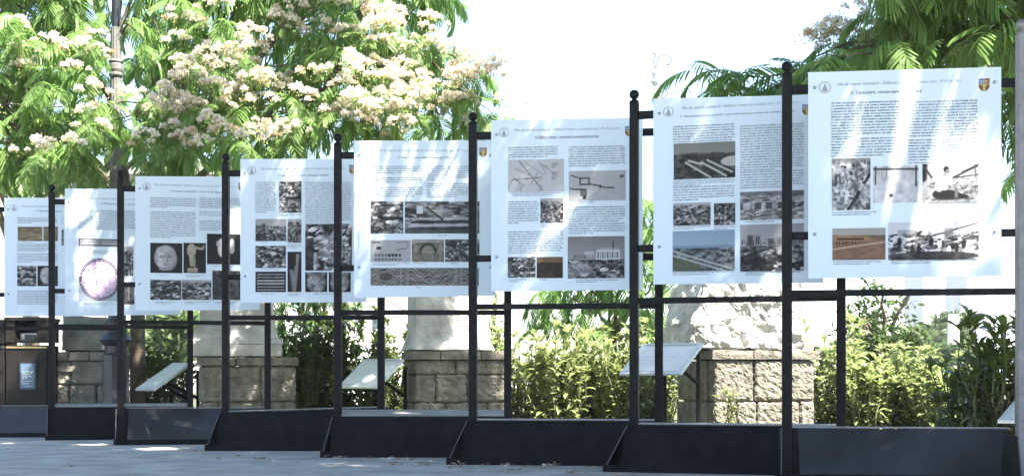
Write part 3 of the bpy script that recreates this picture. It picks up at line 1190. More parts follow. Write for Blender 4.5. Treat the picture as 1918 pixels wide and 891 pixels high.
def pedestal(px, d, fw, sw, yaw, zt, courses, label, seed, stone_m=stone, coping=.09):
    """near corner (left end of the lit front face) at photo column px; front runs right, side runs back-left"""
    r = random.Random(seed)
    p = at(px, YH, d)
    root = thing('stone_pedestal', label, 'pedestal', (p.x, p.y, 0), math.radians(yaw), 'stone pedestals behind the display stands')
    MB().box(.05, fw - .05, .05, sw - .05, 0, zt - coping - .005).build('core', mortar, root)
    z = 0
    zc = zt - coping
    hs = []
    while z < zc - .02:
        h = min(courses, zc - z)
        if zc - z - h < .12:
            h = zc - z
        hs.append((z, z + h))
        z += h
    g = .010
    for ci, (z0, z1) in enumerate(hs):
        for face in (0, 1):
            L = fw if face == 0 else sw
            x = .0 if (face == 0) else .155
            end = L if face == 0 else L
            while x < end - .02:
                wd = r.uniform(.16, .48)
                if end - x - wd < .14:
                    wd = end - x
                a0, a1 = x + g, x + wd - g
                dp = r.uniform(.0, .012)
                if face == 0:
                    mb = rough_box(a0, a1, 0 - dp, .15, z0 + g, z1 - g, 22, .013, 24, r.uniform(0, 50), None, .006)
                else:
                    mb = rough_box(0 - dp, .15, a0, a1, z0 + g, z1 - g, 10, .010, 14, r.uniform(0, 50), None, .004)
                mb.build('block', stone_m, root)
                x += wd
        # far right and back stay plain
    x = 0
    n = 3
    ws = [fw / n] * n
    x = -.03
    tot = fw + .06
    cuts = sorted([0, tot] + [tot * (k + 1) / 3 + r.uniform(-.08, .08) for k in range(2)])
    for a, b in zip(cuts[:-1], cuts[1:]):
        rough_box(-.03 + a + .003, -.03 + b - .003, -.035, sw + .03, zc + .002, zt, 9, .012, 9, r.uniform(0, 50)).build('coping_slab', stone_m, root)
    return root, p


ped_d = pedestal(1337, 12.3, 1.06, .95, 14, .795, .30, 'sunlit block pedestal carrying the large rough white marble fragment', 4)
ped_c = pedestal(777, 12.9, .98, .9, 12, .80, .28, 'block pedestal carrying a smooth white marble block beside two-legged lectern', 9)
ped_b = pedestal(372, 13.4, 1.0, .85, 10, .745, .27, 'grey block pedestal carrying the moulded column base', 14)
ped_a = pedestal(92, 14.4, .74, .7, 4, .82, .45, 'grey stone pedestal with recessed front between bin and lamp post', 21, greystone, .10)


def on_ped(ped, zt):
    root, p = ped
    return root.matrix_basis.copy(), Matrix.Translation((p.x, p.y, 0)) @ Matrix.Rotation(root.rotation_euler.z, 4, 'Z') @ Matrix.Translation((0, 0, zt))


def carve(q, u, v, w_):
    # rough fragment: low shelf at the left, main mass swelling up to the right
    s_ = mnoise.fractal(Vector((q.x * 7, q.y * 7, q.z * 7)), .9, 2.1, 5)
    s2 = mnoise.noise(Vector((q.x * 2.3 + 5, q.y * 2.3, q.z * 2.3)))
    x = q.x
    if w_ > .3:
        lean = (w_ - .3)
        x = .62 + (q.x - .62) * (1 - .28 * lean)
        x += .05 * s2
    return Vector((x + s_ * .02, q.y + s_ * .035 + .05 * s2 * w_, q.z))


def finish_on(ped, zt, mb, name, label, cat, m, **kw):
    root, p = ped
    o = thing(name, label, cat, (p.x, p.y, zt), root.rotation_euler.z, None, mb.mesh(name, m, **kw))
    return o


mb = rough_box(-.20, 1.0, .06, .85, .0, .78, 64, .05, 4.5, 3, carve, .0)
finish_on(ped_d, .807, mb, 'marble_fragment', 'large rough white marble fragment of carved capital on sunlit pedestal', 'marble fragment', marble)
mb = rough_box(-.30, .02, .12, .7, .0, .16, 12, .018, 6, 8)
for i, v in enumerate(mb.v):
    mb.v[i] = (v[0] + .02, v[1], v[2])


def flare(q, u, v, w_):
    k = max(0, 1 - w_ / .32) ** 2
    s = 1 + .16 * k
    return Vector((.44 + (q.x - .44) * s, .42 + (q.y - .42) * s, q.z))


mb = rough_box(.02, .78, .08, .76, 0, .74, 18, .014, 6, 5, flare)
finish_on(ped_c, .810, mb, 'marble_block', 'tall smooth white marble block with flared foot on block pedestal', 'marble block', marble)
# moulded column base
root, p = ped_b
cb = thing('column_base', 'white marble column base with stepped mouldings on grey pedestal', 'column base', (p.x, p.y, .755), root.rotation_euler.z)
rough_box(-.10, .86, -.0, .80, 0, .13, 14, .012, 8, 2).build('plinth', marble, cb)
mbm = MB()
prof = [(.50, .131), (.485, .16), (.45, .18), (.45, .2), (.43, .23), (.415, .29), (.40, .31), (.40, .33)]
for (a, z0), (b, z1) in zip(prof[:-1], prof[1:]):
    mbm.hexa([(.38 - a, .40 - a * .8, z0), (.38 + a, .40 - a * .8, z0), (.38 + a, .40 + a * .8, z0), (.38 - a, .40 + a * .8, z0),
              (.38 - b, .40 - b * .8, z1), (.38 + b, .40 - b * .8, z1), (.38 + b, .40 + b * .8, z1), (.38 - b, .40 + b * .8, z1)])
mbm.build('moulding', marble, cb)
rough_box(.0, .76, .09, .71, .332, .92, 14, .012, 7, 12).build('shaft_block', marble, cb)
# rough stone on the left pedestal


def slump(q, u, v, w_):
    s2 = mnoise.noise(Vector((q.x * 3 + 2, q.y * 3, q.z * 2)))
    return Vector((q.x + .05 * s2, q.y + .04 * s2 + .12 * w_, q.z * (1 - .12 * u)))


mb = rough_box(.10, .66, .05, .6, 0, .42, 16, .03, 6, 17, slump)
finish_on(ped_a, .832, mb, 'stone_fragment', 'rough grey stone fragment on pedestal beside the bin', 'stone fragment', greystone)
# recessed frame on pedestal a
r_a = ped_a[0]
MB().box(.03, .71, -.034, -.018, .10, .16).build('border_strip', greystone, r_a)
MB().box(.03, .71, -.034, -.018, .60, .66).build('border_strip', greystone, r_a)
MB().box(.03, .09, -.033, -.018, .163, .597).build('border_strip', greystone, r_a)
MB().box(.65, .71, -.033, -.018, .163, .597).build('border_strip', greystone, r_a)


# ------------------------------------------------------------------ information lecterns fixed to the pedestals
def lectern(px0, px1, pyt, shift, pyb, d, label, wall_dx=.25):
    wpx = (px1 - px0)
    e = Vector((.80, -.60, 0))
    g = Vector((-.60, -.80, 0))
    wd = wpx / F * d / (.80 - .6 * (px0 - CXP) / F * -1 if False else .80)
    A = at(px0, pyt, d)
    zt, zb = A.z, EYE + (YH - pyb) / F * (d - .3)
    G = abs(shift) / F * d / .60
    root = thing('information_lectern', label, 'information lectern', (A.x, A.y, 0), 0, 'slanted information lecterns on the pedestals')
    o = Vector((0, 0, zt))
    dn = Vector((g.x * G, g.y * G, zb - zt))
    nrm = e.cross(dn).normalized()
    if nrm.z < 0:
        nrm = -nrm

    def slab(a0, a1, b0, b1, h0, h1, name, m):
        mb = MB()
        P = lambda a, b, h: o + e * (a * wd) + dn * b + nrm * h
        mb.hexa([P(a0, b0, h0), P(a1, b0, h0), P(a1, b1, h0), P(a0, b1, h0), P(a0, b0, h1), P(a1, b0, h1), P(a1, b1, h1), P(a0, b1, h1)])
        return mb.build(name, m, root)
    pl = slab(0, 1, 0, 1, 0, .022, 'plate', plate)
    s1 = slab(.06, .94, .12, .92, .0235, .026, 'print_sheet', plate_in)
    s1.parent = pl
    for k in range(5):
        s2 = slab(.12, .5 + .1 * (k % 3), .22 + .11 * k, .235 + .11 * k, .0265, .0272, 'text_line', plate)
        s2.parent = pl
    s3 = slab(.08, .92, .015, .05, .0235, .032, 'header_lip', plate)
    s3.parent = pl
    # braces run from under the plate back and down to the pedestal
    for a in (.22, .78):
        mb = MB()
        s_ = o + e * (a * wd) + dn * .62 - nrm * .004
        t_ = o + e * (a * wd + .02) - Vector((0, 0, 0)) + Vector((-g.x * .12, -g.y * .12, 0)) + Vector((0, 0, -.36))
        k_ = o + e * (a * wd) + Vector((-g.x * .12, -g.y * .12, 0)) + Vector((0, 0, .0))
        mb.tube([s_, t_], .018, 6)
        mb.tube([t_ + Vector((0, 0, -(zt - .36))), t_ + Vector((0, 0, .30))], .02, 6)
        mb.build('brace', black, root)
    return root


lectern(1205, 1307, 648, 50, 703, 12.2, 'slanted pale information lectern beside the pedestal with rough marble fragment')
lectern(683, 763, 676, 41, 727, 13.2, 'slanted pale information lectern beside the pedestal with smooth marble block')
lectern(324, 368, 683, 50, 731, 13.9, 'slanted grey information lectern beside the column base pedestal and dark shrub')
lectern(1917, 2010, 735, 98, 790, 9.6, 'slanted pale information lectern beside the sunlit grey post and dark shrub')

# ------------------------------------------------------------------ lamp posts
p = at(217, YH, 14.2)
lamp = thing('lamp_post', 'tall fluted grey lamp post with dark moulded base under the blossoming tree', 'lamp post', (p.x, p.y, 0))
zz = lambda y: EYE + (YH - y) / F * 14.2
m = MB()
m.lathe([(.20, 0), (.20, .06), (.165, .09), (.15, .16), (.148, zz(665))], 8)
m.lathe([(.15, zz(665)), (.12, zz(660)), (.12, zz(648)), (.15, zz(644)), (.17, zz(636)), (.15, zz(628)), (.10, zz(622)), (.09, zz(616)), (.125, zz(610)), (.13, zz(603)), (.09, zz(597)), (.075, zz(585))], 18)
m.build('base', lampdark, lamp)
m = MB()
m.lathe([(.070, zz(585)), (.066, zz(300)), (.060, zz(142))], 24, flute=.09)
m.build('shaft', lampgrey, lamp)
m = MB()
m.lathe([(.066, zz(145)), (.076, zz(142)), (.076, zz(139)), (.066, zz(137)), (.078, zz(131)), (.078, zz(122)), (.068, zz(120)), (.078, zz(117)), (.078, zz(115)), (.060, zz(112))], 18)
m.build('collar', lampgrey, lamp)
m = MB()
m.lathe([(.060, zz(112)), (.058, zz(52))], 24, flute=.09)
m.build('upper_shaft', lampgrey, lamp)
m = MB()
m.lathe([(.046, zz(52)), (.040, 5.6), (.06, 5.62), (.06, 5.68), (.03, 5.72), (.03, 5.8)], 16)
m.build('top_shaft', lampdark, lamp)
m = MB()
m.lathe([(.10, 5.8), (.17, 6.15), (.10, 6.25), (.03, 6.36)], 8)
m.build('lantern', lampwhite, lamp)

p = at(1228, YH, 19.0)
zz = lambda y: EYE + (YH - y) / F * 19.0
l2 = thing('scroll_lamp_post', 'pale distant lamp post with iron scrolls and ball top against the sky', 'lamp post', (p.x, p.y, 0))
m = MB()
m.lathe([(.12, 0), (.12, .5), (.055, .6), (.035, zz(160))], 12)
m.build('shaft', lampwhite, l2)
m = MB()
m.lathe([(.04, zz(160)), (.075, zz(154)), (.075, zz(151)), (.03, zz(148)), (.06, zz(146))] + sphere_prof(.062, zz(137), 8, -.8, .95), 14)
m.build('ball', lampwhite, l2, smooth=True)


def scroll(cx, cz, r0, turns, a0, dirn, tail):
    pts = []
    n = 22
    for i in range(n):
        t = i / (n - 1)
        a = a0 + dirn * turns * 2 * math.pi * t
        r = r0 * (1 - .75 * t)
        pts.append((cx + r * math.cos(a), 0, cz + r * math.sin(a)))
    return tail + pts


k = 19.0 / F
for tail, (cx, cz, r0, tu, a0, dn) in (
        ([(0, 0, zz(175))], (.10, zz(176), .10, 1.2, 2.4, -1)),
        ([(0, 0, zz(200)), (.12, 0, zz(212))], (.30, zz(185), .20, .9, -1.8, 1)),
        ([(0, 0, zz(128)), (.02, 0, zz(118))], (.16, zz(116), .13, .7, 2.6, -1)),
        ([(-.01, 0, zz(128)), (-.04, 0, zz(112))], (-.03, zz(103), .04, .6, -1.2, 1)),
        ([(.02, 0, zz(205)), (-.16, 0, zz(212))], (-.22, zz(224), .12, .8, .9, 1)),
        ([(.05, 0, zz(215)), (.25, 0, zz(190))], (.42, zz(175), .16, .8, -2.2, 1))):
    m = MB()
    m.tube(scroll(cx, cz, r0, tu, a0, dn, tail), .010, 5)
    m.build('scroll', lampiron, l2)

# ------------------------------------------------------------------ bin
p = at(49, YH, 14.0)
bn = thing('waste_bin', 'dark brown double waste bin with blue poster and brass strip', 'waste bin', (p.x, p.y, 0), math.radians(2))
q = lambda px: (px - 49) / F * 14.0
zz = lambda y: EYE + (YH - y) / F * 14.0
zt = zz(598)
m = MB()
m.bbox(q(11), q(87), .0, .42, .0, zz(646), .008)
m.build('body', binm, bn)
m = MB()     # hood with an opening
x0, x1 = q(11), q(87)
a0, a1 = q(28), q(68)
z0, z1 = zz(640), zz(600)
m.box(x0, a0, 0, .42, z0, z1)
m.box(a1, x1, 0, .42, z0, z1)
m.box(a0, a1, 0, .42, z0, zz(637.5))
m.box(a0, a1, .36, .42, zz(637.3), z1)
m.box(x0 - .01, x1 + .01, -.02, .44, z1 + .001, z1 + .035)
hood = m.build('hood', binm, bn)
m = MB()
cq = .05
for sx, xx in ((1, a0), (-1, a1)):
    m.add([(xx, .01, zz(637.2)), (xx + sx * cq, .01, zz(637.2)), (xx, .01, zz(637.2) + cq * .9), (xx, .03, zz(637.2)), (xx + sx * cq, .03, zz(637.2)), (xx, .03, zz(637.2) + cq * .9)],
          [(0, 1, 2), (3, 5, 4), (0, 3, 4, 1), (1, 4, 5, 2), (2, 5, 3, 0)])
m.build('corner_fillet', binm, bn)
MB().bbox(a0 + .01, a1 - .01, .12, .33, zz(637.2), zz(622), .01).build('ash_tray', steel, bn)
MB().box(q(40), q(60), .10, .1195, zz(637.2), zz(625)).build('ash_slot', lampdark, bn)
MB().bbox(q(12), q(88), -.012, -.001, zz(652), zz(648.5), .002).build('brass_strip', brass, bn)
MB().bbox(q(34.5), q(70.5), -.012, -.001, zz(733), zz(677), .003).build('poster_frame', binm, bn)
po = MB().box(q(38), q(67.5), -.016, -.0125, zz(729), zz(679)).build('poster', poster_e, bn)
MB().box(q(40), q(65), -.0185, -.0165, zz(726), zz(681)).build('poster_sheet', poster_b, po)
for s, xa, xb, yy, hh in (('JAZZUP', 42, 62.5, 700, 8), ('SPA', 42, 52.5, 709, 8.5), ('PARK', 54, 60, 706, 4), ('la conacul dorobanți', 42, 60, 714, 3.2), ('duminică', 42, 55, 718.5, 3), ('intrarea', 48, 59, 723.5, 2)):
    me = text_mesh(s, q(xb) - q(xa), whiteink, height=hh / F * 14.0)
    link('lettering', me, po, (q(xa), -.0195, zz(yy)))
m = MB()
m.bbox(q(-70), q(8.5), .02, .42, .0, zz(646), .008)
m.build('body', binm, bn)
m = MB()
m.bbox(q(-70), q(8.5), .02, .42, zz(645), zz(598), .01)
m.build('hood', binm, bn)
MB().bbox(q(-69), q(8.4), .008, .0195, zz(652), zz(648.5), .002).build('dark_strip', lampdark, bn)


# ------------------------------------------------------------------ foliage templates
def leaf_template(L, npairs, plen, droop, pdroop, width, seed, segs=3):
    """bipinnate leaf: drooping midrib with pairs of narrow pinnae; quads, along +X, starting at the origin"""
    r = random.Random(seed)
    V, Q = [], []

    def rib(t):
        return Vector((L * (math.sin(t * droop) / droop if droop > .05 else t), 0, -L * ((1 - math.cos(t * droop)) / droop if droop > .05 else 0)))

    def strip(pts, wid, side):
        b = len(V)
        for p_, w_ in zip(pts, wid):
            V.append(p_ - side * w_ / 2)
            V.append(p_ + side * w_ / 2)
        for i in range(len(pts) - 1):
            a = b + 2 * i
            Q.append((a, a + 1, a + 3, a + 2))
    strip([rib(t) for t in (0, .3, .65, 1)], [.006, .005, .004, .002], Vector((0, 1, 0)))
    for i in range(npairs):
        t = .16 + .84 * i / (npairs - 1)
        c = rib(t)
        tan = (rib(min(1, t + .02)) - rib(t - .02)).normalized()
        pl = plen * (0.55 + .45 * math.sin(math.pi * min(1, .15 + .75 * i / (npairs - 1)))) * r.uniform(.88, 1.1)
        if i > npairs * .7:
            pl *= 1 - .35 * (i - npairs * .7) / (npairs * .3)
        for s in (-1, 1):
            ang = math.radians(62 - 38 * (i / (npairs - 1)) + r.uniform(-5, 5))
            dirv = tan * math.cos(ang) + Vector((0, s, 0)) * math.sin(ang)
            pts = []
            for k in range(segs + 1):
                u = k / segs
                pts.append(c + dirv * (pl * u) + Vector((0, 0, -pl * pdroop * u * u)))
            up = Vector((0, 0, 1))
            side = dirv.cross(up).normalized()
            side = (side + up * r.uniform(-.35, .35)).normalized()
            wd = [width * .55] + [width] * (segs - 1) + [width * .45]
            strip(pts, wd, side)
    return np.array([tuple(v) for v in V]), np.array(Q)


TEMPL = [leaf_template(.40, 11, .16, .9, .35, .020, 1), leaf_template(.36, 10, .15, 1.3, .45, .020, 2), leaf_template(.44, 12, .17, 1.6, .5, .021, 3),
         leaf_template(.34, 10, .14, .6, .3, .019, 4), leaf_template(.42, 11, .16, 1.9, .55, .020, 5), leaf_template(.38, 11, .15, 1.1, .6, .020, 6)]
TMESH = []
for V, Q in TEMPL:
    TMESH.append(np_mesh('leaf', V, Q, albizia))


BLD = {}


def blossom_mesh(seed):
    r = np.random.default_rng(seed)
    V, T, C = [], [], []
    n = r.integers(7, 12)
    for i in range(n):
        a, q_ = r.uniform(0, 6.28), math.sqrt(r.random()) * .15
        c = np.array([q_ * math.cos(a), q_ * math.sin(a), .06 * (1 - (q_ / .15) ** 2) + r.uniform(-.02, .025)])
        R = r.uniform(.032, .046)
        fade = r.uniform(0, 1)
        tip = np.array([.93, .86, .84]) if fade < .9 else np.array([.66, .48, .38])
        for k in range(56):
            z = r.uniform(-.25, 1)
            t = r.uniform(0, 6.28)
            s_ = math.sqrt(1 - z * z)
            dv = np.array([s_ * math.cos(t), s_ * math.sin(t), z])
            e = np.cross(dv, r.normal(size=3))
            e /= np.linalg.norm(e) + 1e-9
            b = len(V)
            rr = R * r.uniform(.8, 1.1)
            V += [c + dv * .004, c + dv * rr + e * .0038, c + dv * rr - e * .0038]
            T.append((b, b + 1, b + 2))
            C += [np.array([.55, .52, .28]), tip * r.uniform(.9, 1.05), tip]
        # stalk
        b = len(V)
        V += [c, np.array([c[0] * .3 - .002, c[1] * .3, -.06]), np.array([c[0] * .3 + .002, c[1] * .3, -.06])]
        T.append((b, b + 1, b + 2))
        C += [np.array([.2, .24, .08])] * 3
        # green buds
        for k in range(4):
            bb = c + r.normal(size=3) * .03 - np.array([0, 0, .025])
            b = len(V)
            s_ = .008
            V += [bb + np.array([s_, 0, 0]), bb + np.array([-s_ * .5, s_ * .8, 0]), bb + np.array([-s_ * .5, -s_ * .8, 0]), bb + np.array([0, 0, s_ * 1.6])]
            T += [(b, b + 1, b + 3), (b + 1, b + 2, b + 3), (b + 2, b, b + 3)]
            C += [np.array([.38, .42, .14])] * 4
    me = np_mesh('blossom_cluster', np.array(V), np.array(T), blossomm, np.array(C))
    BLD[me.name] = (np.array(V), np.array(T), np.array(C))
    return me


BLOSS = [blossom_mesh(40 + i) for i in range(6)]


def rot_matrix(yaw, pitch, roll, s):
    return Matrix.Rotation(yaw, 4, 'Z') @ Matrix.Rotation(pitch, 4, 'Y') @ Matrix.Rotation(roll, 4, 'X') @ Matrix.Scale(s, 4)


def merged_leaves(items, name, m=None):
    """items: list of (template index, 4x4 matrix) -> one mesh"""
    Vs, Qs, off = [], [], 0
    for ti in range(len(TEMPL)):
        ms = [np.array(M) for t, M in items if t == ti]
        if not ms:
            continue
        V, Q = TEMPL[ti]
        A = np.stack(ms)
        VV = np.einsum('nij,vj->nvi', A[:, :3, :3], V) + A[:, None, :3, 3]
        QQ = Q[None] + (np.arange(len(ms)) * len(V))[:, None, None] + off
        Vs.append(VV.reshape(-1, 3))
        Qs.append(QQ.reshape(-1, 4))
        off += len(ms) * len(V)
    return np_mesh(name, np.concatenate(Vs), np.concatenate(Qs), m or albizia)


def spray(p, r, n=7, size=1.0, main=None, spread=math.pi, pit=(-.25, .55)):
    """leaves radiating from a twig tip"""
    out = []
    a0 = r.uniform(0, 6.28)
    for i in range(n):
        yaw = a0 + 2 * math.pi * i / n + r.uniform(-.35, .35) if main is None else main + r.uniform(-spread, spread)
        pitch = r.uniform(*pit)
        M = Matrix.Translation(p + Vector((r.uniform(-.05, .05), r.uniform(-.05, .05), r.uniform(-.05, .04)))) @ rot_matrix(yaw, pitch, r.uniform(-.4, .4), size * r.uniform(.8, 1.12))
        out.append((r.randrange(len(TEMPL)), M))
    return out


def in_poly(x, y, poly):
    c = False
    j = len(poly) - 1
    for i in range(len(poly)):
        xi, yi = poly[i]
        xj, yj = poly[j]
        if (yi > y) != (yj > y) and x < (xj - xi) * (y - yi) / (yj - yi) + xi:
            c = not c
        j = i
    return c


def project(v):
    return CXP + v.x / v.y * F, YH - (v.z - EYE) / v.y * F


def curve_pts(a, b, sag, n=7, wob=.05, r=random):
    pts = []
    for i in range(n):
        t = i / (n - 1)
        q = a.lerp(b, t)
        q.z += sag * math.sin(math.pi * t)
        if 0 < i < n - 1:
            q += Vector((r.uniform(-wob, wob), r.uniform(-wob, wob), r.uniform(-wob, wob) * .6))
        pts.append(q)
    return pts


def make_tree(label, base, fork_z, trunk_r, tips, bloss, seed, n_obj=0, group='silk trees along the promenade', leaves=7, size=1.0, n_limbs=7, lean=(0, 0), avoid=None, chains=()):
    """tips: list of points for sprays; bloss: list of (point, normal-ish) for blossom clusters"""
    r = random.Random(seed)
    root = thing('silk_tree', label, 'tree', base, 0, group)
    B = Vector(base)
    fork = Vector((lean[0], lean[1], fork_z))
    m = MB()
    m.tube([(0, 0, -.05), (lean[0] * .1, lean[1] * .1, .15), (lean[0] * .4, lean[1] * .4, fork_z * .5), tuple(fork)], [trunk_r * 1.35, trunk_r * 1.08, trunk_r, trunk_r * .9], 10)
    tr = m.build('trunk', bark, root, smooth=True)
    # limbs reach the centres of groups of tips
    pts = [Vector(t) - B for t in tips]
    cents = [pts[r.randrange(len(pts))].copy() for _ in range(n_limbs)]
    for it in range(5):
        grp = [[] for _ in cents]
        for q in pts:
            k = min(range(len(cents)), key=lambda i: (cents[i] - q).length)
            grp[k].append(q)
        cents = [sum(g, Vector((0, 0, 0))) / len(g) if g else cents[i] for i, g in enumerate(grp)]
    for c, g in zip(cents, grp):
        if not g:
            continue
        c2 = c + Vector((0, 0, -.18))
        m = MB()
        cp = curve_pts(fork - Vector((0, 0, .05)), c2, .25, 8, .08, r)
        if avoid:
            for i, v in enumerate(cp):
                w_ = v + B
                px, py = project(w_)
                if 150 < px < 284 and w_.y < 14.7 and w_.z > 2.4:
                    cp[i] = Vector((v.x, 14.75 - B.y, v.z))
        m.tube(cp, [trunk_r * (.62 - .46 * i / 7) for i in range(8)], 7)
        m.build('branch', bark, tr, smooth=True)
        m = MB()
        for q in g:
            s_ = cp[r.choice((4, 5, 6, 7))]
            if avoid and avoid([s_.lerp(q, k / 12) + B for k in range(13)]):
                continue
            m.tube(curve_pts(s_, q, .08, 4, .04, r), [trunk_r * .16, trunk_r * .12, trunk_r * .09, trunk_r * .05], 4, False)
        m.build('twig', bark, tr)
    items = []
    for q in pts:
        items += spray(q, r, leaves + r.choice((-1, 0, 1)), size)
    for ch in chains:
        cp = [Vector(c) - B for c in ch]
        m = MB()
        m.tube(cp, [trunk_r * (.09 - .06 * i / (len(cp) - 1)) for i in range(len(cp))], 6)
        m.build('branch', bark, tr, smooth=True)
        for i in range(1, len(cp)):
            for k in range(2):
                q = cp[i - 1].lerp(cp[i], .5 + .5 * k)
                items += spray(q, r, 3, size * 1.1, pit=(-.55, .05))
    if avoid:
        items = [it for it in items if not avoid([it[1] @ Vector(v) + B for v in ((0, 0, 0), (.18, 0, -.03), (.3, 0, -.12), (.2, .13, -.1), (.2, -.13, -.1), (.1, .08, -.03), (.1, -.08, -.03))])]
    own, rest = [], items
    if n_obj:
        def key(it):
            w_ = it[1].translation + B
            px, py = project(w_)
            vis = 0 if (-40 < px < 1960 and -60 < py < 380) else 50
            return w_.y + vis
        items.sort(key=key)
        n_obj = min(n_obj, int(len(items) * .7))
        own, rest = items[:n_obj], items[n_obj:]
    me = merged_leaves(rest, 'crown')
    cr = link('crown', me, root)
    if n_obj:
        cr['kind'] = 'stuff'
    for t, M in own:
        o = link('leaf', TMESH[t], cr)
        o.matrix_local = M
    if len(bloss) > 300:
        Vs, Ts, Cs, off = [], [], [], 0
        for q in bloss[300:]:
            bm = BLOSS[r.randrange(len(BLOSS))]
            V0, T0, C0 = BLD[bm.name]
            M = np.array(Matrix.Translation(Vector(q) - B) @ rot_matrix(r.uniform(0, 6.28), r.uniform(-.3, .3), r.uniform(-.3, .3), r.uniform(.85, 1.25)))
            Vs.append(V0 @ M[:3, :3].T + M[:3, 3])
            Ts.append(T0 + off)
            Cs.append(C0)
            off += len(V0)
        o = link('blossom_mass', np_mesh('blossom_mass', np.concatenate(Vs), np.concatenate(Ts), blossomm, np.concatenate(Cs)), cr)
        o['kind'] = 'stuff'
    for q in bloss[:300]:
        o = link('blossom_cluster', BLOSS[r.randrange(len(BLOSS))], cr)
        o.matrix_local = Matrix.Translation(Vector(q) - B) @ rot_matrix(r.uniform(0, 6.28), r.uniform(-.3, .3), r.uniform(-.3, .3), r.uniform(.85, 1.25))
    return root


def scatter(poly, spacing, r, holes=(), tries=6000):
    xs = [p[0] for p in poly]
    ys = [p[1] for p in poly]
    pts = []
    for _ in range(tries):
        x, y = r.uniform(min(xs), max(xs)), r.uniform(min(ys), max(ys))
        if not in_poly(x, y, poly):
            continue
        if any(((x - hx) / hr) ** 2 + ((y - hy) / hq) ** 2 < 1 for hx, hy, hr, hq in holes):
            continue
        if all((x - a) ** 2 + (y - b) ** 2 > spacing ** 2 for a, b in pts):
            pts.append((x, y))
    return pts


# ---- left tree in full blossom
r = random.Random(11)
polyA = [(-330, -330), (820, -330), (880, -60), (800, 20), (770, 60), (830, 90), (885, 130), (925, 210), (905, 245), (760, 235), (650, 240), (560, 255), (470, 265), (330, 285), (240, 310), (120, 325), (-330, 335)]
holesA = [(240, 150, 40, 50), (590, 165, 38, 50), (500, 50, 50, 35)]
tips, bl = [], []
for (x, y) in scatter(polyA, 42, r, holesA):
    dd = 12.1 + .9 * (1 - max(0, min(1, (y + 60) / 380))) + r.uniform(-.35, .35) + max(0, (x - 700) / 500)
    t = at(x, y, dd)
    tips.append(t)
    dense = x > 250 and in_poly(x, y, [(290, 240), (330, 130), (420, 90), (560, 110), (600, 30), (700, 20), (780, 60), (850, 90), (930, 140), (945, 270), (640, 300), (480, 300)])
    if r.random() < (.92 if dense else .34):
        for k in range(4 if dense else 2):
            bl.append(t + Vector((r.uniform(-.30, .30), r.uniform(-.38, -.05), r.uniform(-.12, .17))))
for (x, y) in scatter([(-330, -330), (880, -330), (850, 60), (860, 230), (560, 275), (250, 330), (-330, 350)], 52, r):
    tips.append(at(x, y, 14.3 + r.uniform(-.6, .8)))
p = at(258, YH, 14.6)


bl.sort(key=lambda b: b.y)
LAMP = Vector((at(217, YH, 14.2).x, 14.2, 0))


def near_lamp(vs):
    for v in vs:
        w_ = v - LAMP
        ah = w_.x * SUN_H.x + w_.y * SUN_H.y
        if ah > 0 and ah < 2.2 and abs(w_.x * SUN_H.y - w_.y * SUN_H.x) < .10 and 3.1 < v.z - ah * math.tan(SUN_EL) < 4.1:
            return True
        x, y = project(v)
        if v.y < 12.1 and y > 325 and x < 260:
            return True
        if abs(x - 217) < 15 and (y < 172 or 262 < y < 360) and v.y < 14.25:
            return True
    return False


make_tree('silk tree covered in pinkish white blossom behind the fluted lamp post', (p.x, p.y, 0), 2.3, .085, tips, [b for b in bl if not near_lamp([b, b + Vector((.08, 0, 0)), b - Vector((.08, 0, 0))])], 21, 300, n_limbs=9, avoid=near_lamp, leaves=8, size=.88)
# ---- tree behind it fills the shade
tips = [at(x, y, 17.5 + r.uniform(-.8, 1.2)) for (x, y) in scatter([(-300, -250), (700, -250), (640, 200), (480, 290), (260, 345), (-300, 360)], 48, r)]
p = at(60, YH, 18)
make_tree('shaded silk tree standing behind the blossoming one', (p.x, p.y, 0), 2.2, .10, tips, tips[::6], 22, 0, n_limbs=7)
# ---- right tree
polyC = [(1530, 95), (1600, 60), (1660, 15), (1690, -60), (1700, -420), (2500, -420), (2500, 240), (1940, 230), (1890, 150), (1760, 130), (1600, 140), (1520, 130)]
tips, bl = [], []
for (x, y) in scatter(polyC, 38, r):
    t = at(x, y, 9.2 + r.uniform(-.7, .7))
    tips.append(t)
    if r.random() < .4:
        bl.append(t + Vector((r.uniform(-.15, .15), r.uniform(-.2, .1), r.uniform(.02, .15))))
for (x, y) in scatter([(1550, 110), (1640, 40), (1780, -400), (2500, -420), (2500, 160), (1560, 140)], 58, r):
    tips.append(at(x, y, 8.2 + r.uniform(-.3, .3)))
for (x, y) in scatter([(1600, -760), (2950, -760), (2950, -330), (1700, -330)], 52, r):
    tips.append(at(x, y, 7.9 + r.uniform(-.6, .6)))
for (x, y) in ((1520, 110), (1560, 85), (1540, 135), (1590, 120), (1600, 75), (1650, 60), (1500, 140), (1885, 250), (1895, 200), (1930, 300)):
    tips.append(at(x, y, 9.6))
chC = [[at(x, y, dd) for x, y, dd in ((1640, 110, 9.3), (1560, 120, 9.5), (1500, 132, 9.6), (1430, 145, 9.7), (1370, 140, 9.7), (1310, 128, 9.7))],
       [at(x, y, dd) for x, y, dd in ((1600, 150, 9.3), (1530, 160, 9.4), (1460, 172, 9.6), (1400, 178, 9.7), (1350, 170, 9.8))]]
for (x, y) in ((1570, 60), (1590, 80), (1650, 95), (1680, 30), (1620, 70), (1555, 75)):
    bl.append(at(x, y, 9.3))
make_tree('dark green silk tree overhanging the panel of the seated man', (5.6, 10.2, 0), 2.2, .11, tips, bl, 23, 260, n_limbs=8, leaves=7, size=.85, chains=chC)
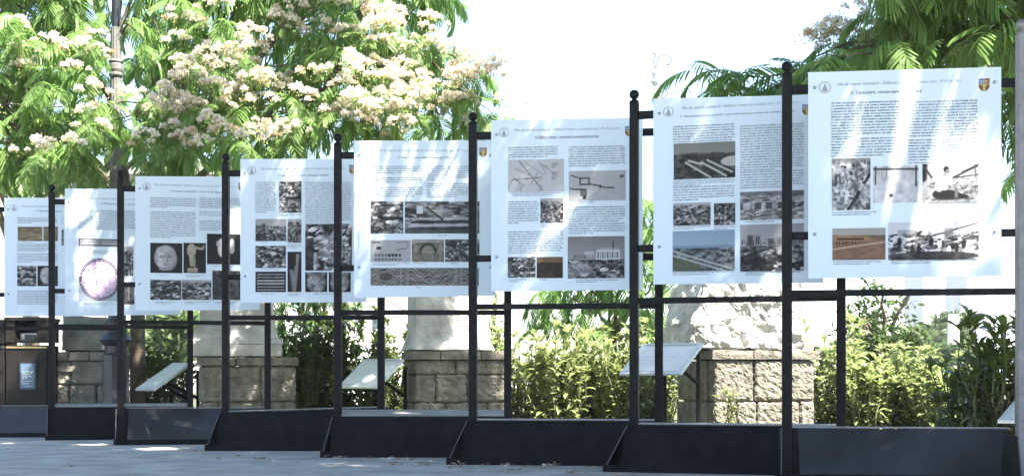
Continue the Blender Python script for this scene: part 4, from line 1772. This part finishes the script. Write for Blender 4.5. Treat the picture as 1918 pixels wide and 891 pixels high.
# ---- low young tree beyond the bright hedge
tips = [at(x, y, 15.6 + r.uniform(-.7, .7)) for (x, y) in scatter([(1010, 560), (1040, 480), (1120, 380), (1210, 350), (1270, 420), (1290, 560), (1230, 620), (1040, 620)], 30, r)]
p = at(1150, YH, 15.7)
make_tree('young bright green silk tree growing behind the sunlit hedge', (p.x, p.y, 0), 1.0, .04, tips, [], 24, 200, n_limbs=5, leaves=6)
# ---- drooping foliage beyond the dark shrubs
tips = [at(x, y, 16.3 + r.uniform(-.7, .7)) for (x, y) in scatter([(500, 520), (640, 510), (640, 590), (590, 640), (520, 620)], 38, r)]
p = at(585, YH, 16.6)
make_tree('small drooping silk tree behind dark shrubs between two pedestals', (p.x, p.y, 0), .9, .035, tips, [], 25, 60, n_limbs=4, leaves=5)

# ------------------------------------------------------------------ trees over the promenade: they stand outside the picture and shade the stands
# lit spots on the panels (photo columns, rows, radii) fall through gaps between the boughs
GAPS = [(0, 1715, 170, 62, 50), (0, 1750, 250, 58, 60), (0, 1800, 330, 60, 60), (0, 1700, 380, 105, 34), (0, 1830, 420, 60, 70), (0, 1770, 480, 70, 45), (0, 1850, 300, 22, 40),
        (1, 1275, 222, 30, 38), (1, 1335, 200, 26, 30), (1, 1450, 420, 26, 48), (1, 1450, 215, 18, 20),
        (2, 1030, 250, 36, 40), (2, 1075, 285, 26, 34), (2, 955, 482, 36, 36), (2, 930, 340, 16, 45),
        (3, 695, 330, 36, 52), (3, 840, 362, 36, 28), (3, 690, 290, 24, 30),
        (4, 520, 352, 24, 26), (5, 425, 420, 22, 40),
        (6, 190, 532, 32, 42), (6, 140, 415, 16, 32)]
GP = []
for si, px, py, ra, rb in GAPS:
    p, th = POSES[si]
    k = (px - CXP) / F
    ex, ey = math.cos(th), -math.sin(th)
    u = (k * p.y - p.x) / (ex - k * ey)
    d = p.y + u * ey
    c = Vector((p.x + u * ex, d, EYE + (YH - py) / F * d))
    mg = (.26, .38) if si == 0 else (.12, .16) if si == 2 else (.20, .26)
    GP.append((c, Vector((ex, ey, 0)), ra / F * d + mg[0], rb / F * d + mg[1]))
GG = []
for px, py, rad in ((170, 832, .28), (15, 829, .26), (290, 840, .3), (480, 846, .16), (620, 870, .2)):
    GG.append((at(px, py, F * EYE / (py - YH)), rad))
rowA, rowB = POSES[7][0], POSES[8][0]
rd = (rowB - rowA).normalized()
rn = Vector((rd.y, -rd.x, 0))          # towards the promenade
if rn.y > 0:
    rn = -rn
r = random.Random(5)
cover = [[], []]


def in_frame(p):
    # would a leaf at p reach into the picture
    for dx in (-.5, 0, .5):
        for dz in (-.55, .1):
            for dy in (-.4, .4):
                q = p + Vector((dx, dy, dz))
                if q.y > .1:
                    a, b = project(q)
                    if -20 < a < 1940 and -10 < b < 900:
                        return True
    return False


n_try = 0
while n_try < 12500:
    n_try += 1
    # aim point on the ground / stands, then go up along the sun ray
    s_ = r.uniform(-1.2, (rowB - rowA).length + 1.6)
    f_ = r.uniform(-1.5, 3.4)
    q = rowA + rd * s_ + rn * f_
    z = r.uniform(4.3, 6.4)
    pos = q + SUN * (z / SUN.z)
    if pos.y < .6:
        continue
    if in_frame(pos):
        continue
    # where does the ray cross the row of stands
    bad = False
    for c, ax, ra, rb in GP:
        nrm = Vector((ax.y, -ax.x, 0))
        den = SUN.dot(nrm)
        t = (pos - c).dot(nrm) / den
        h = pos - SUN * t - c
        if (h.dot(ax) / ra) ** 2 + (h.z / rb) ** 2 < 1:
            bad = True
            break
    if bad:
        continue
    if any((pos - SUN * ((pos.z - g.z) / SUN.z) - g).length < rad for g, rad in GG):
        continue
    cover[0 if pos.x > -.8 else 1].append(pos)
# boughs that also shade some lecterns, a pedestal and the dark shrubs
for (px, py, d, rad, n) in ((1230, 680, 12.0, .42, 60), (700, 700, 13.0, .5, 90), (860, 735, 12.8, .46, 70), (640, 640, 14.2, .5, 60), (330, 700, 13.9, .4, 50),
                             (1340, 150, 9.6, .5, 90), (1440, 150, 9.6, .45, 80), (1560, 100, 9.2, .5, 90), (1690, 90, 9.0, .55, 110), (1800, 70, 8.9, .55, 110), (1890, 120, 8.9, .5, 90)):
    c = at(px, py, d)
    for k in range(n):
        a, q = r.uniform(0, 6.28), rad * math.sqrt(r.random())
        pos = c + Vector((q * math.cos(a), q * math.sin(a) * .8, r.uniform(-.15, .15)))
        pos = pos + SUN * ((r.uniform(4.9, 6.2) - pos.z) / SUN.z)
        if in_frame(pos):
            continue
        cover[0 if pos.x > -.8 else 1].append(pos)
print('cover', len(cover[0]), len(cover[1]))


def cover_tree(label, base, pts, seed):
    r = random.Random(seed)
    root = thing('silk_tree', label, 'tree', base, 0, 'silk trees shading the promenade')
    B = Vector(base)
    m = MB()
    m.tube([(0, 0, -.05), (0, 0, .2), (.1, .1, 2.0), (.15, .3, 3.6)], [.24, .19, .17, .15], 12)
    tr = m.build('trunk', bark, root, smooth=True)
    for k in range(9):
        q = pts[r.randrange(len(pts))] - B
        m = MB()
        m.tube(curve_pts(Vector((.15, .3, 3.5)), q + Vector((0, 0, .2)), .4, 8, .1, r), [.09 - .01 * i for i in range(8)], 6)
        m.build('branch', bark, tr)
    items = []
    for q in pts:
        M = Matrix.Translation(q - B + Vector((r.uniform(-.1, .1), r.uniform(-.1, .1), .1))) @ rot_matrix(r.uniform(0, 6.28), r.uniform(-.2, .25), r.uniform(-.3, .3), 1.0) @ Matrix.Translation((-.2, 0, 0))
        items.append((r.randrange(len(TEMPL)), M))
    cr = link('crown', merged_leaves(items, 'crown'), root)
    return root


cover_tree('broad silk tree overhanging the promenade outside the picture on the right', (4.6, 3.2, 0), cover[0], 31)
cover_tree('broad silk tree overhanging the promenade outside the picture on the left', (-6.5, 6.5, 0), cover[1], 32)


# ------------------------------------------------------------------ shrubs
def leaf_blade(L, wd, fold, bend):
    xs = (0, .35, .7, 1.0)
    ws = (.10, .75, 1.0, .05)
    V = []
    for t, k in zip(xs, ws):
        z = -bend * t * t * L
        V.append((L * t, -wd / 2 * k, z + fold * wd * k))
        V.append((L * t, 0, z))
        V.append((L * t, wd / 2 * k, z + fold * wd * k))
    Q = []
    for i in range(3):
        a = 3 * i
        Q += [(a, a + 1, a + 4, a + 3), (a + 1, a + 2, a + 5, a + 4)]
    return np.array(V), np.array(Q)


BLADES = [leaf_blade(.11, .046, .22, .25), leaf_blade(.095, .042, .3, .1), leaf_blade(.12, .046, .18, .5), leaf_blade(.07, .030, .25, .0)]
BLM = {}


def merged_blades(items, name, m):
    Vs, Qs, off = [], [], 0
    for ti, (V, Q) in enumerate(BLADES):
        ms = [np.array(M) for t, M in items if t == ti]
        if not ms:
            continue
        A = np.stack(ms)
        VV = np.einsum('nij,vj->nvi', A[:, :3, :3], V) + A[:, None, :3, 3]
        QQ = Q[None] + (np.arange(len(ms)) * len(V))[:, None, None] + off
        Vs.append(VV.reshape(-1, 3))
        Qs.append(QQ.reshape(-1, 4))
        off += len(ms) * len(V)
    return np_mesh(name, np.concatenate(Vs), np.concatenate(Qs), m)


def shrub(px, top, d, rad, label, m, seed, n_stem=46, size=1.0, n_obj=40, group='broad leaved shrubs in the planting bed', leafy=1.0, elong=0):
    r = random.Random(seed)
    p = at(px, top, d)
    h = max(.35, p.z)
    root = thing('shrub', label, 'shrub', (p.x, p.y, 0), 0, group)
    items = []
    st = MB()
    for i in range(n_stem):
        a, q = r.uniform(0, 6.28), math.sqrt(r.random()) ** .8
        hx = h * (1 - .35 * q * q) * r.uniform(.72, 1.0)
        if i < 8:
            hx = h * r.uniform(.95, 1.2)
        tip = Vector((rad * q * math.cos(a), rad * .8 * q * math.sin(a), hx))
        b = Vector((tip.x * .55, tip.y * .55, 0))
        cp = curve_pts(b, tip, .0, 4, .06, r)
        st.tube(cp, [.008, .007, .006, .003], 4, False)
        # leaves spiral up the stem, and a whorl at the tip
        nl = int(max(6, hx * 26) * leafy)
        for k in range(nl):
            t = .06 + .94 * (k / nl)
            s_ = cp[0].lerp(cp[-1], t)
            yaw = k * 2.4 + r.uniform(-.9, .9)
            up = -(.1 + .6 * t) + r.uniform(-.7, .5)
            M = Matrix.Translation(s_) @ rot_matrix(yaw, up, r.uniform(-.4, .4), size * r.uniform(.75, 1.15))
            items.append((r.randrange(4), M))
        for k in range(6):
            M = Matrix.Translation(cp[-1]) @ rot_matrix(k * 1.05 + r.uniform(-.2, .2), -r.uniform(.5, 1.25), r.uniform(-.3, .3), size * r.uniform(.7, 1.1))
            items.append((r.randrange(4), M))
    st.build('stem', stemm, root)
    items.sort(key=lambda it: it[1].translation.y - .8 * it[1].translation.z)
    n_obj = min(n_obj, int(len(items) * .7))
    own, rest = items[:n_obj], items[n_obj:]
    cr = link('crown', merged_blades(rest, 'crown', m), root)
    cr['kind'] = 'stuff'
    if own:
        key = m.name
        if key not in BLM:
            BLM[key] = [np_mesh('leaf', V, Q, m) for V, Q in BLADES]
        for t, M in own:
            o = link('leaf', BLM[key][t], cr)
            o.matrix_local = M
    return root


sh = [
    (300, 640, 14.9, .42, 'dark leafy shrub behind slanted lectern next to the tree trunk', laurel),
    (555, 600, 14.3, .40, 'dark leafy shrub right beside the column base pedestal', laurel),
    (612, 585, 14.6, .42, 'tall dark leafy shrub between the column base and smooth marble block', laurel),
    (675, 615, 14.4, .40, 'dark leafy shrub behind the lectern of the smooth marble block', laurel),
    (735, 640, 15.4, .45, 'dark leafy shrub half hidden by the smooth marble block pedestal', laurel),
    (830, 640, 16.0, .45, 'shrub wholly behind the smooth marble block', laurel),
    (905, 590, 15.2, .40, 'pale reddish tipped shrub behind the smooth marble block', laurel_sunlit),
    (985, 650, 14.2, .42, 'sunlit pale green shrub next to the smooth marble block pedestal', laurel_sunlit),
    (1045, 640, 13.6, .42, 'sunlit pale green shrub, second from the smooth marble block pedestal', laurel_sunlit),
    (1105, 645, 13.9, .42, 'sunlit pale green shrub, third from the smooth marble block pedestal', laurel_sunlit),
    (1165, 640, 13.6, .42, 'sunlit pale green shrub in front of the young silk tree', laurel_sunlit),
    (1225, 635, 14.0, .42, 'sunlit pale green shrub left of the rough marble fragment', laurel_sunlit),
    (1565, 635, 13.9, .42, 'sunlit shrub just right of the rough marble fragment pedestal', laurel_sunlit),
    (1630, 668, 13.2, .42, 'sunlit shrub, second from the rough marble fragment pedestal', laurel_sunlit),
    (1690, 672, 13.4, .42, 'sunlit shrub, third from the rough marble fragment pedestal', laurel_sunlit),
    (1750, 672, 13.1, .42, 'sunlit shrub, fourth from the rough marble fragment pedestal', laurel_sunlit),
    (1810, 680, 13.3, .42, 'sunlit shrub behind the dark large leaved shrub', laurel_sunlit),
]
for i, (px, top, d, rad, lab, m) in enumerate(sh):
    shrub(px, top, d, rad, lab, m, 60 + i, 58, 1.02 if m is laurel_sunlit else 1.0, 80, leafy=1.1)
shrub(1862, 628, 9.9, .30, 'dark large leaved shrub in shade left of the lectern at the sunlit grey post', laurel, 90, 26, 1.35, 200, leafy=.75)
shrub(1905, 640, 10.1, .30, 'dark large leaved shrub in shade behind the sunlit grey post', laurel, 91, 24, 1.35, 160, leafy=.75)
shrub(1790, 700, 10.6, .26, 'low dark shrub in shade next to the large leaved one', laurel, 92, 22, 1.2, 100, leafy=.8)
shrub(1362, 760, 12.0, .13, 'small weed at the foot of the rough marble fragment pedestal', laurel_sunlit, 93, 9, .5, 20, leafy=.8)


# ------------------------------------------------------------------ things far behind
def far_tree(px, top, d, wd, label, seed, m=farleaf, n=2600, ls=.25, ratio=.62, group='trees far behind the hedge', sparse=False):
    r = np.random.default_rng(seed)
    rr = random.Random(seed)
    p = at(px, top, d)
    h = p.z
    root = thing('far_tree', label, 'tree', (p.x, p.y, 0), 0, group)
    R = wd / F * d / 2
    mb = MB()
    mb.tube([(0, 0, -.05), (0, 0, h * .3), (R * .1, 0, h * .55)], [R * .09 + .03, R * .07 + .02, R * .05 + .015], 7)
    tr = mb.build('trunk', bark, root)
    for k in range(7):
        a = rr.uniform(0, 6.28)
        b_ = MB()
        b_.tube(curve_pts(Vector((0, 0, h * .35)), Vector((R * .75 * math.cos(a), R * .75 * math.sin(a), h * rr.uniform(.6, .92))), .1, 6, R * .05, rr), [R * .045 + .008 - (R * .006) * i for i in range(6)], 5)
        b_.build('branch', bark, tr)
    # clumps
    nc = 26
    C = r.normal(size=(nc, 3))
    C /= np.linalg.norm(C, axis=1)[:, None]
    C *= (r.random(nc) ** .4)[:, None]
    C *= np.array([R * .82, R * .82, h * (1 - ratio * .55) * .5])
    C[:, 2] += h * (.5 + ratio * .14)
    ci = r.integers(0, nc, n)
    off = r.normal(size=(n, 3)) * np.array([R * .2, R * .2, R * .16])
    P = C[ci] + off
    P[:, 2] = np.minimum(P[:, 2], h * 1.02)
    u = r.normal(size=(n, 3))
    u /= np.linalg.norm(u, axis=1)[:, None]
    v = np.cross(u, r.normal(size=(n, 3)))
    v /= np.linalg.norm(v, axis=1)[:, None]
    s_ = ls * (.6 + .8 * r.random(n))[:, None]
    V = np.stack([P - u * s_, P - v * s_ * .4, P + u * s_, P + v * s_ * .4], 1).reshape(-1, 3)
    Q = np.arange(n * 4).reshape(-1, 4)
    cr = link('crown', np_mesh('crown', V, Q, m), root)
    return root


far_tree(1650, 520, 17.5, 170, 'sparse airy tree with thin twigs right of the rough marble fragment', 3, n=2600, ls=.05, group=None, ratio=.2)
far_tree(1785, 588, 85, 110, 'rounded far tree beside the white obelisk', 5, n=3000, ls=.35)
far_tree(1735, 612, 80, 100, 'far tree sloping down left of the white obelisk', 6, n=2600, ls=.35)
far_tree(1700, 640, 60, 110, 'far bushy tree behind the sunlit shrubs', 7, n=2600, ls=.28)
far_tree(1790, 650, 55, 120, 'low far bushy tree in front of the white obelisk', 8, n=2600, ls=.28)
far_tree(1610, 640, 58, 120, 'far bushy tree behind the sparse airy tree', 9, n=2600, ls=.28)
far_tree(880, 600, 50, 120, 'far tree seen beside the smooth marble block', 10, n=2400, ls=.28)
far_tree(300, 560, 34, 140, 'far tree seen under the leaves beside the trunk', 12, n=2400, ls=.2)
p = at(1786, 588, 78)
ob = thing('white_obelisk', 'slender white obelisk among far trees', 'obelisk', (p.x, p.y, 0))
MB().hexa([(-.35, -.35, .6), (.35, -.35, .6), (.35, .35, .6), (-.35, .35, .6), (-.24, -.24, p.z), (.24, -.24, p.z), (.24, .24, p.z), (-.24, .24, p.z)]).build('shaft', wallwhite, ob)
MB().box(-.6, .6, -.6, .6, 0, .599).build('plinth', wallwhite, ob)


def building(px0, px1, top, d, label, m, storeys, bays, depth=12, rz=0.0):
    a, b = at(px0, top, d), at(px1, top, d)
    wd, h = b.x - a.x, a.z
    root = thing('building', label, 'building', (a.x, a.y, 0), rz)
    MB().box(0, wd, 0, depth, 0, h).build('wall', m, root)
    MB().box(-.25, wd + .25, -.25, depth + .25, h + .003, h + .4).build('roof', roofm, root)
    sh_, bw = h / storeys, wd / bays
    fr = MB().box(-bw * .24, bw * .24, -.06, -.005, 0, sh_ * .5).mesh('window', wallwhite)
    gl = MB().box(-bw * .2, bw * .2, -.09, -.065, sh_ * .04, sh_ * .46).mesh('pane', glassm if d < 100 else hazepane)
    for s in range(storeys):
        for k in range(bays):
            o = link('window', fr, root, (bw * (k + .5), 0, sh_ * (s + .28)))
            link('pane', gl, o)
    return root


building(-60, 420, 328, 42, 'beige building with grey cornice behind the shaded trees', wallm, 2, 6)
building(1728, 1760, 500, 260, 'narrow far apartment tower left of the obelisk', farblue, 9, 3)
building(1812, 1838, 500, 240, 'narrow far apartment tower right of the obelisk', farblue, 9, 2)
building(1850, 2050, 545, 200, 'wide pale far apartment block beyond the dark shrub', wallwhite, 5, 12)
building(560, 720, 560, 70, 'pale far house behind the small drooping tree', wallwhite, 2, 5)

# white columns of the ruins beyond the hedge
for k, (px, d) in enumerate(((656, 24), (676, 24.5), (1005, 26))):
    p = at(px, 560, d)
    m = MB()
    m.lathe([(.16, 0), (.16, .1), (.12, .16), (.11, 1.5), (.10, p.z - .2), (.15, p.z - .12), (.17, p.z)], 14)
    o = thing('ruin_column', 'slim white column standing beyond the shrubs', 'column', (p.x, p.y, 0), 0, 'white columns beyond the shrubs', m.mesh('ruin_column', wallwhite, True))


# ------------------------------------------------------------------ fallen blossom on the pavement
def litter_mesh(seed, m):
    r = random.Random(seed)
    mb = MB()
    for k in range(7):
        a = r.uniform(0, 6.28)
        c = Vector((r.uniform(-.02, .02), r.uniform(-.02, .02), .004 + r.uniform(0, .008)))
        l, w_ = r.uniform(.015, .035), r.uniform(.004, .009)
        u, v = Vector((math.cos(a), math.sin(a), r.uniform(-.05, .4))), Vector((-math.sin(a), math.cos(a), r.uniform(-.2, .2)))
        mb.add([c - v * w_, c + u * l * .5 + Vector((0, 0, .004)), c + u * l, c + v * w_ + u * l * .4], [(0, 1, 2, 3)])
    for i, v in enumerate(mb.v):
        mb.v[i] = (v[0], v[1], max(.0005, v[2]))
    return mb.mesh('fallen_blossom', m)


LM = [litter_mesh(1, petal_dry), litter_mesh(2, petal_dry), litter_mesh(3, petal_pale)]
r = random.Random(3)
for k, (px, py) in enumerate(((632, 852), (690, 853), (700, 852), (712, 853), (722, 851), (738, 854), (772, 864), (790, 870), (800, 872), (840, 877), (848, 877), (735, 873), (942, 872), (975, 876), (1020, 874), (1044, 874), (1100, 877), (1125, 878), (1135, 876), (1070, 889), (448, 855), (366, 846), (408, 861), (486, 861), (135, 876), (515, 866), (560, 868)) + tuple((r.uniform(600, 1160), 0) for _ in range(22))):
    if py == 0:
        py = 853 + (px - 600) * .062 + abs(r.gauss(0, 5))
    d = F * EYE / (py - YH)
    p = at(px, py, d)
    mi = 2 if r.random() < .3 else r.randrange(2)
    o = thing('fallen_blossom', 'dried blossom lying on the pavement before the stands', 'fallen blossom', (p.x, p.y, .001), r.uniform(0, 6), 'fallen blossoms on the pavement', LM[mi])
    o.scale = [r.uniform(.8, 1.5)] * 3

# ------------------------------------------------------------------ sunlit sea air between the far things and the promenade
m = MB()
m.box(-330, 330, -25, 330, -1, 34)
hz = m.build('haze', None)
hz['kind'] = 'stuff'
hm = bpy.data.materials.new('haze')
hm.use_nodes = True
ht = hm.node_tree
ht.nodes.remove(ht.nodes['Principled BSDF'])
pv = ht.nodes.new('ShaderNodeVolumePrincipled')
pv.inputs['Color'].default_value = (0.92, 0.95, 1.0, 1)
pv.inputs['Density'].default_value = 0.0005
ht.links.new(pv.outputs[0], ht.nodes['Material Output'].inputs['Volume'])
hz.data.materials.append(hm)
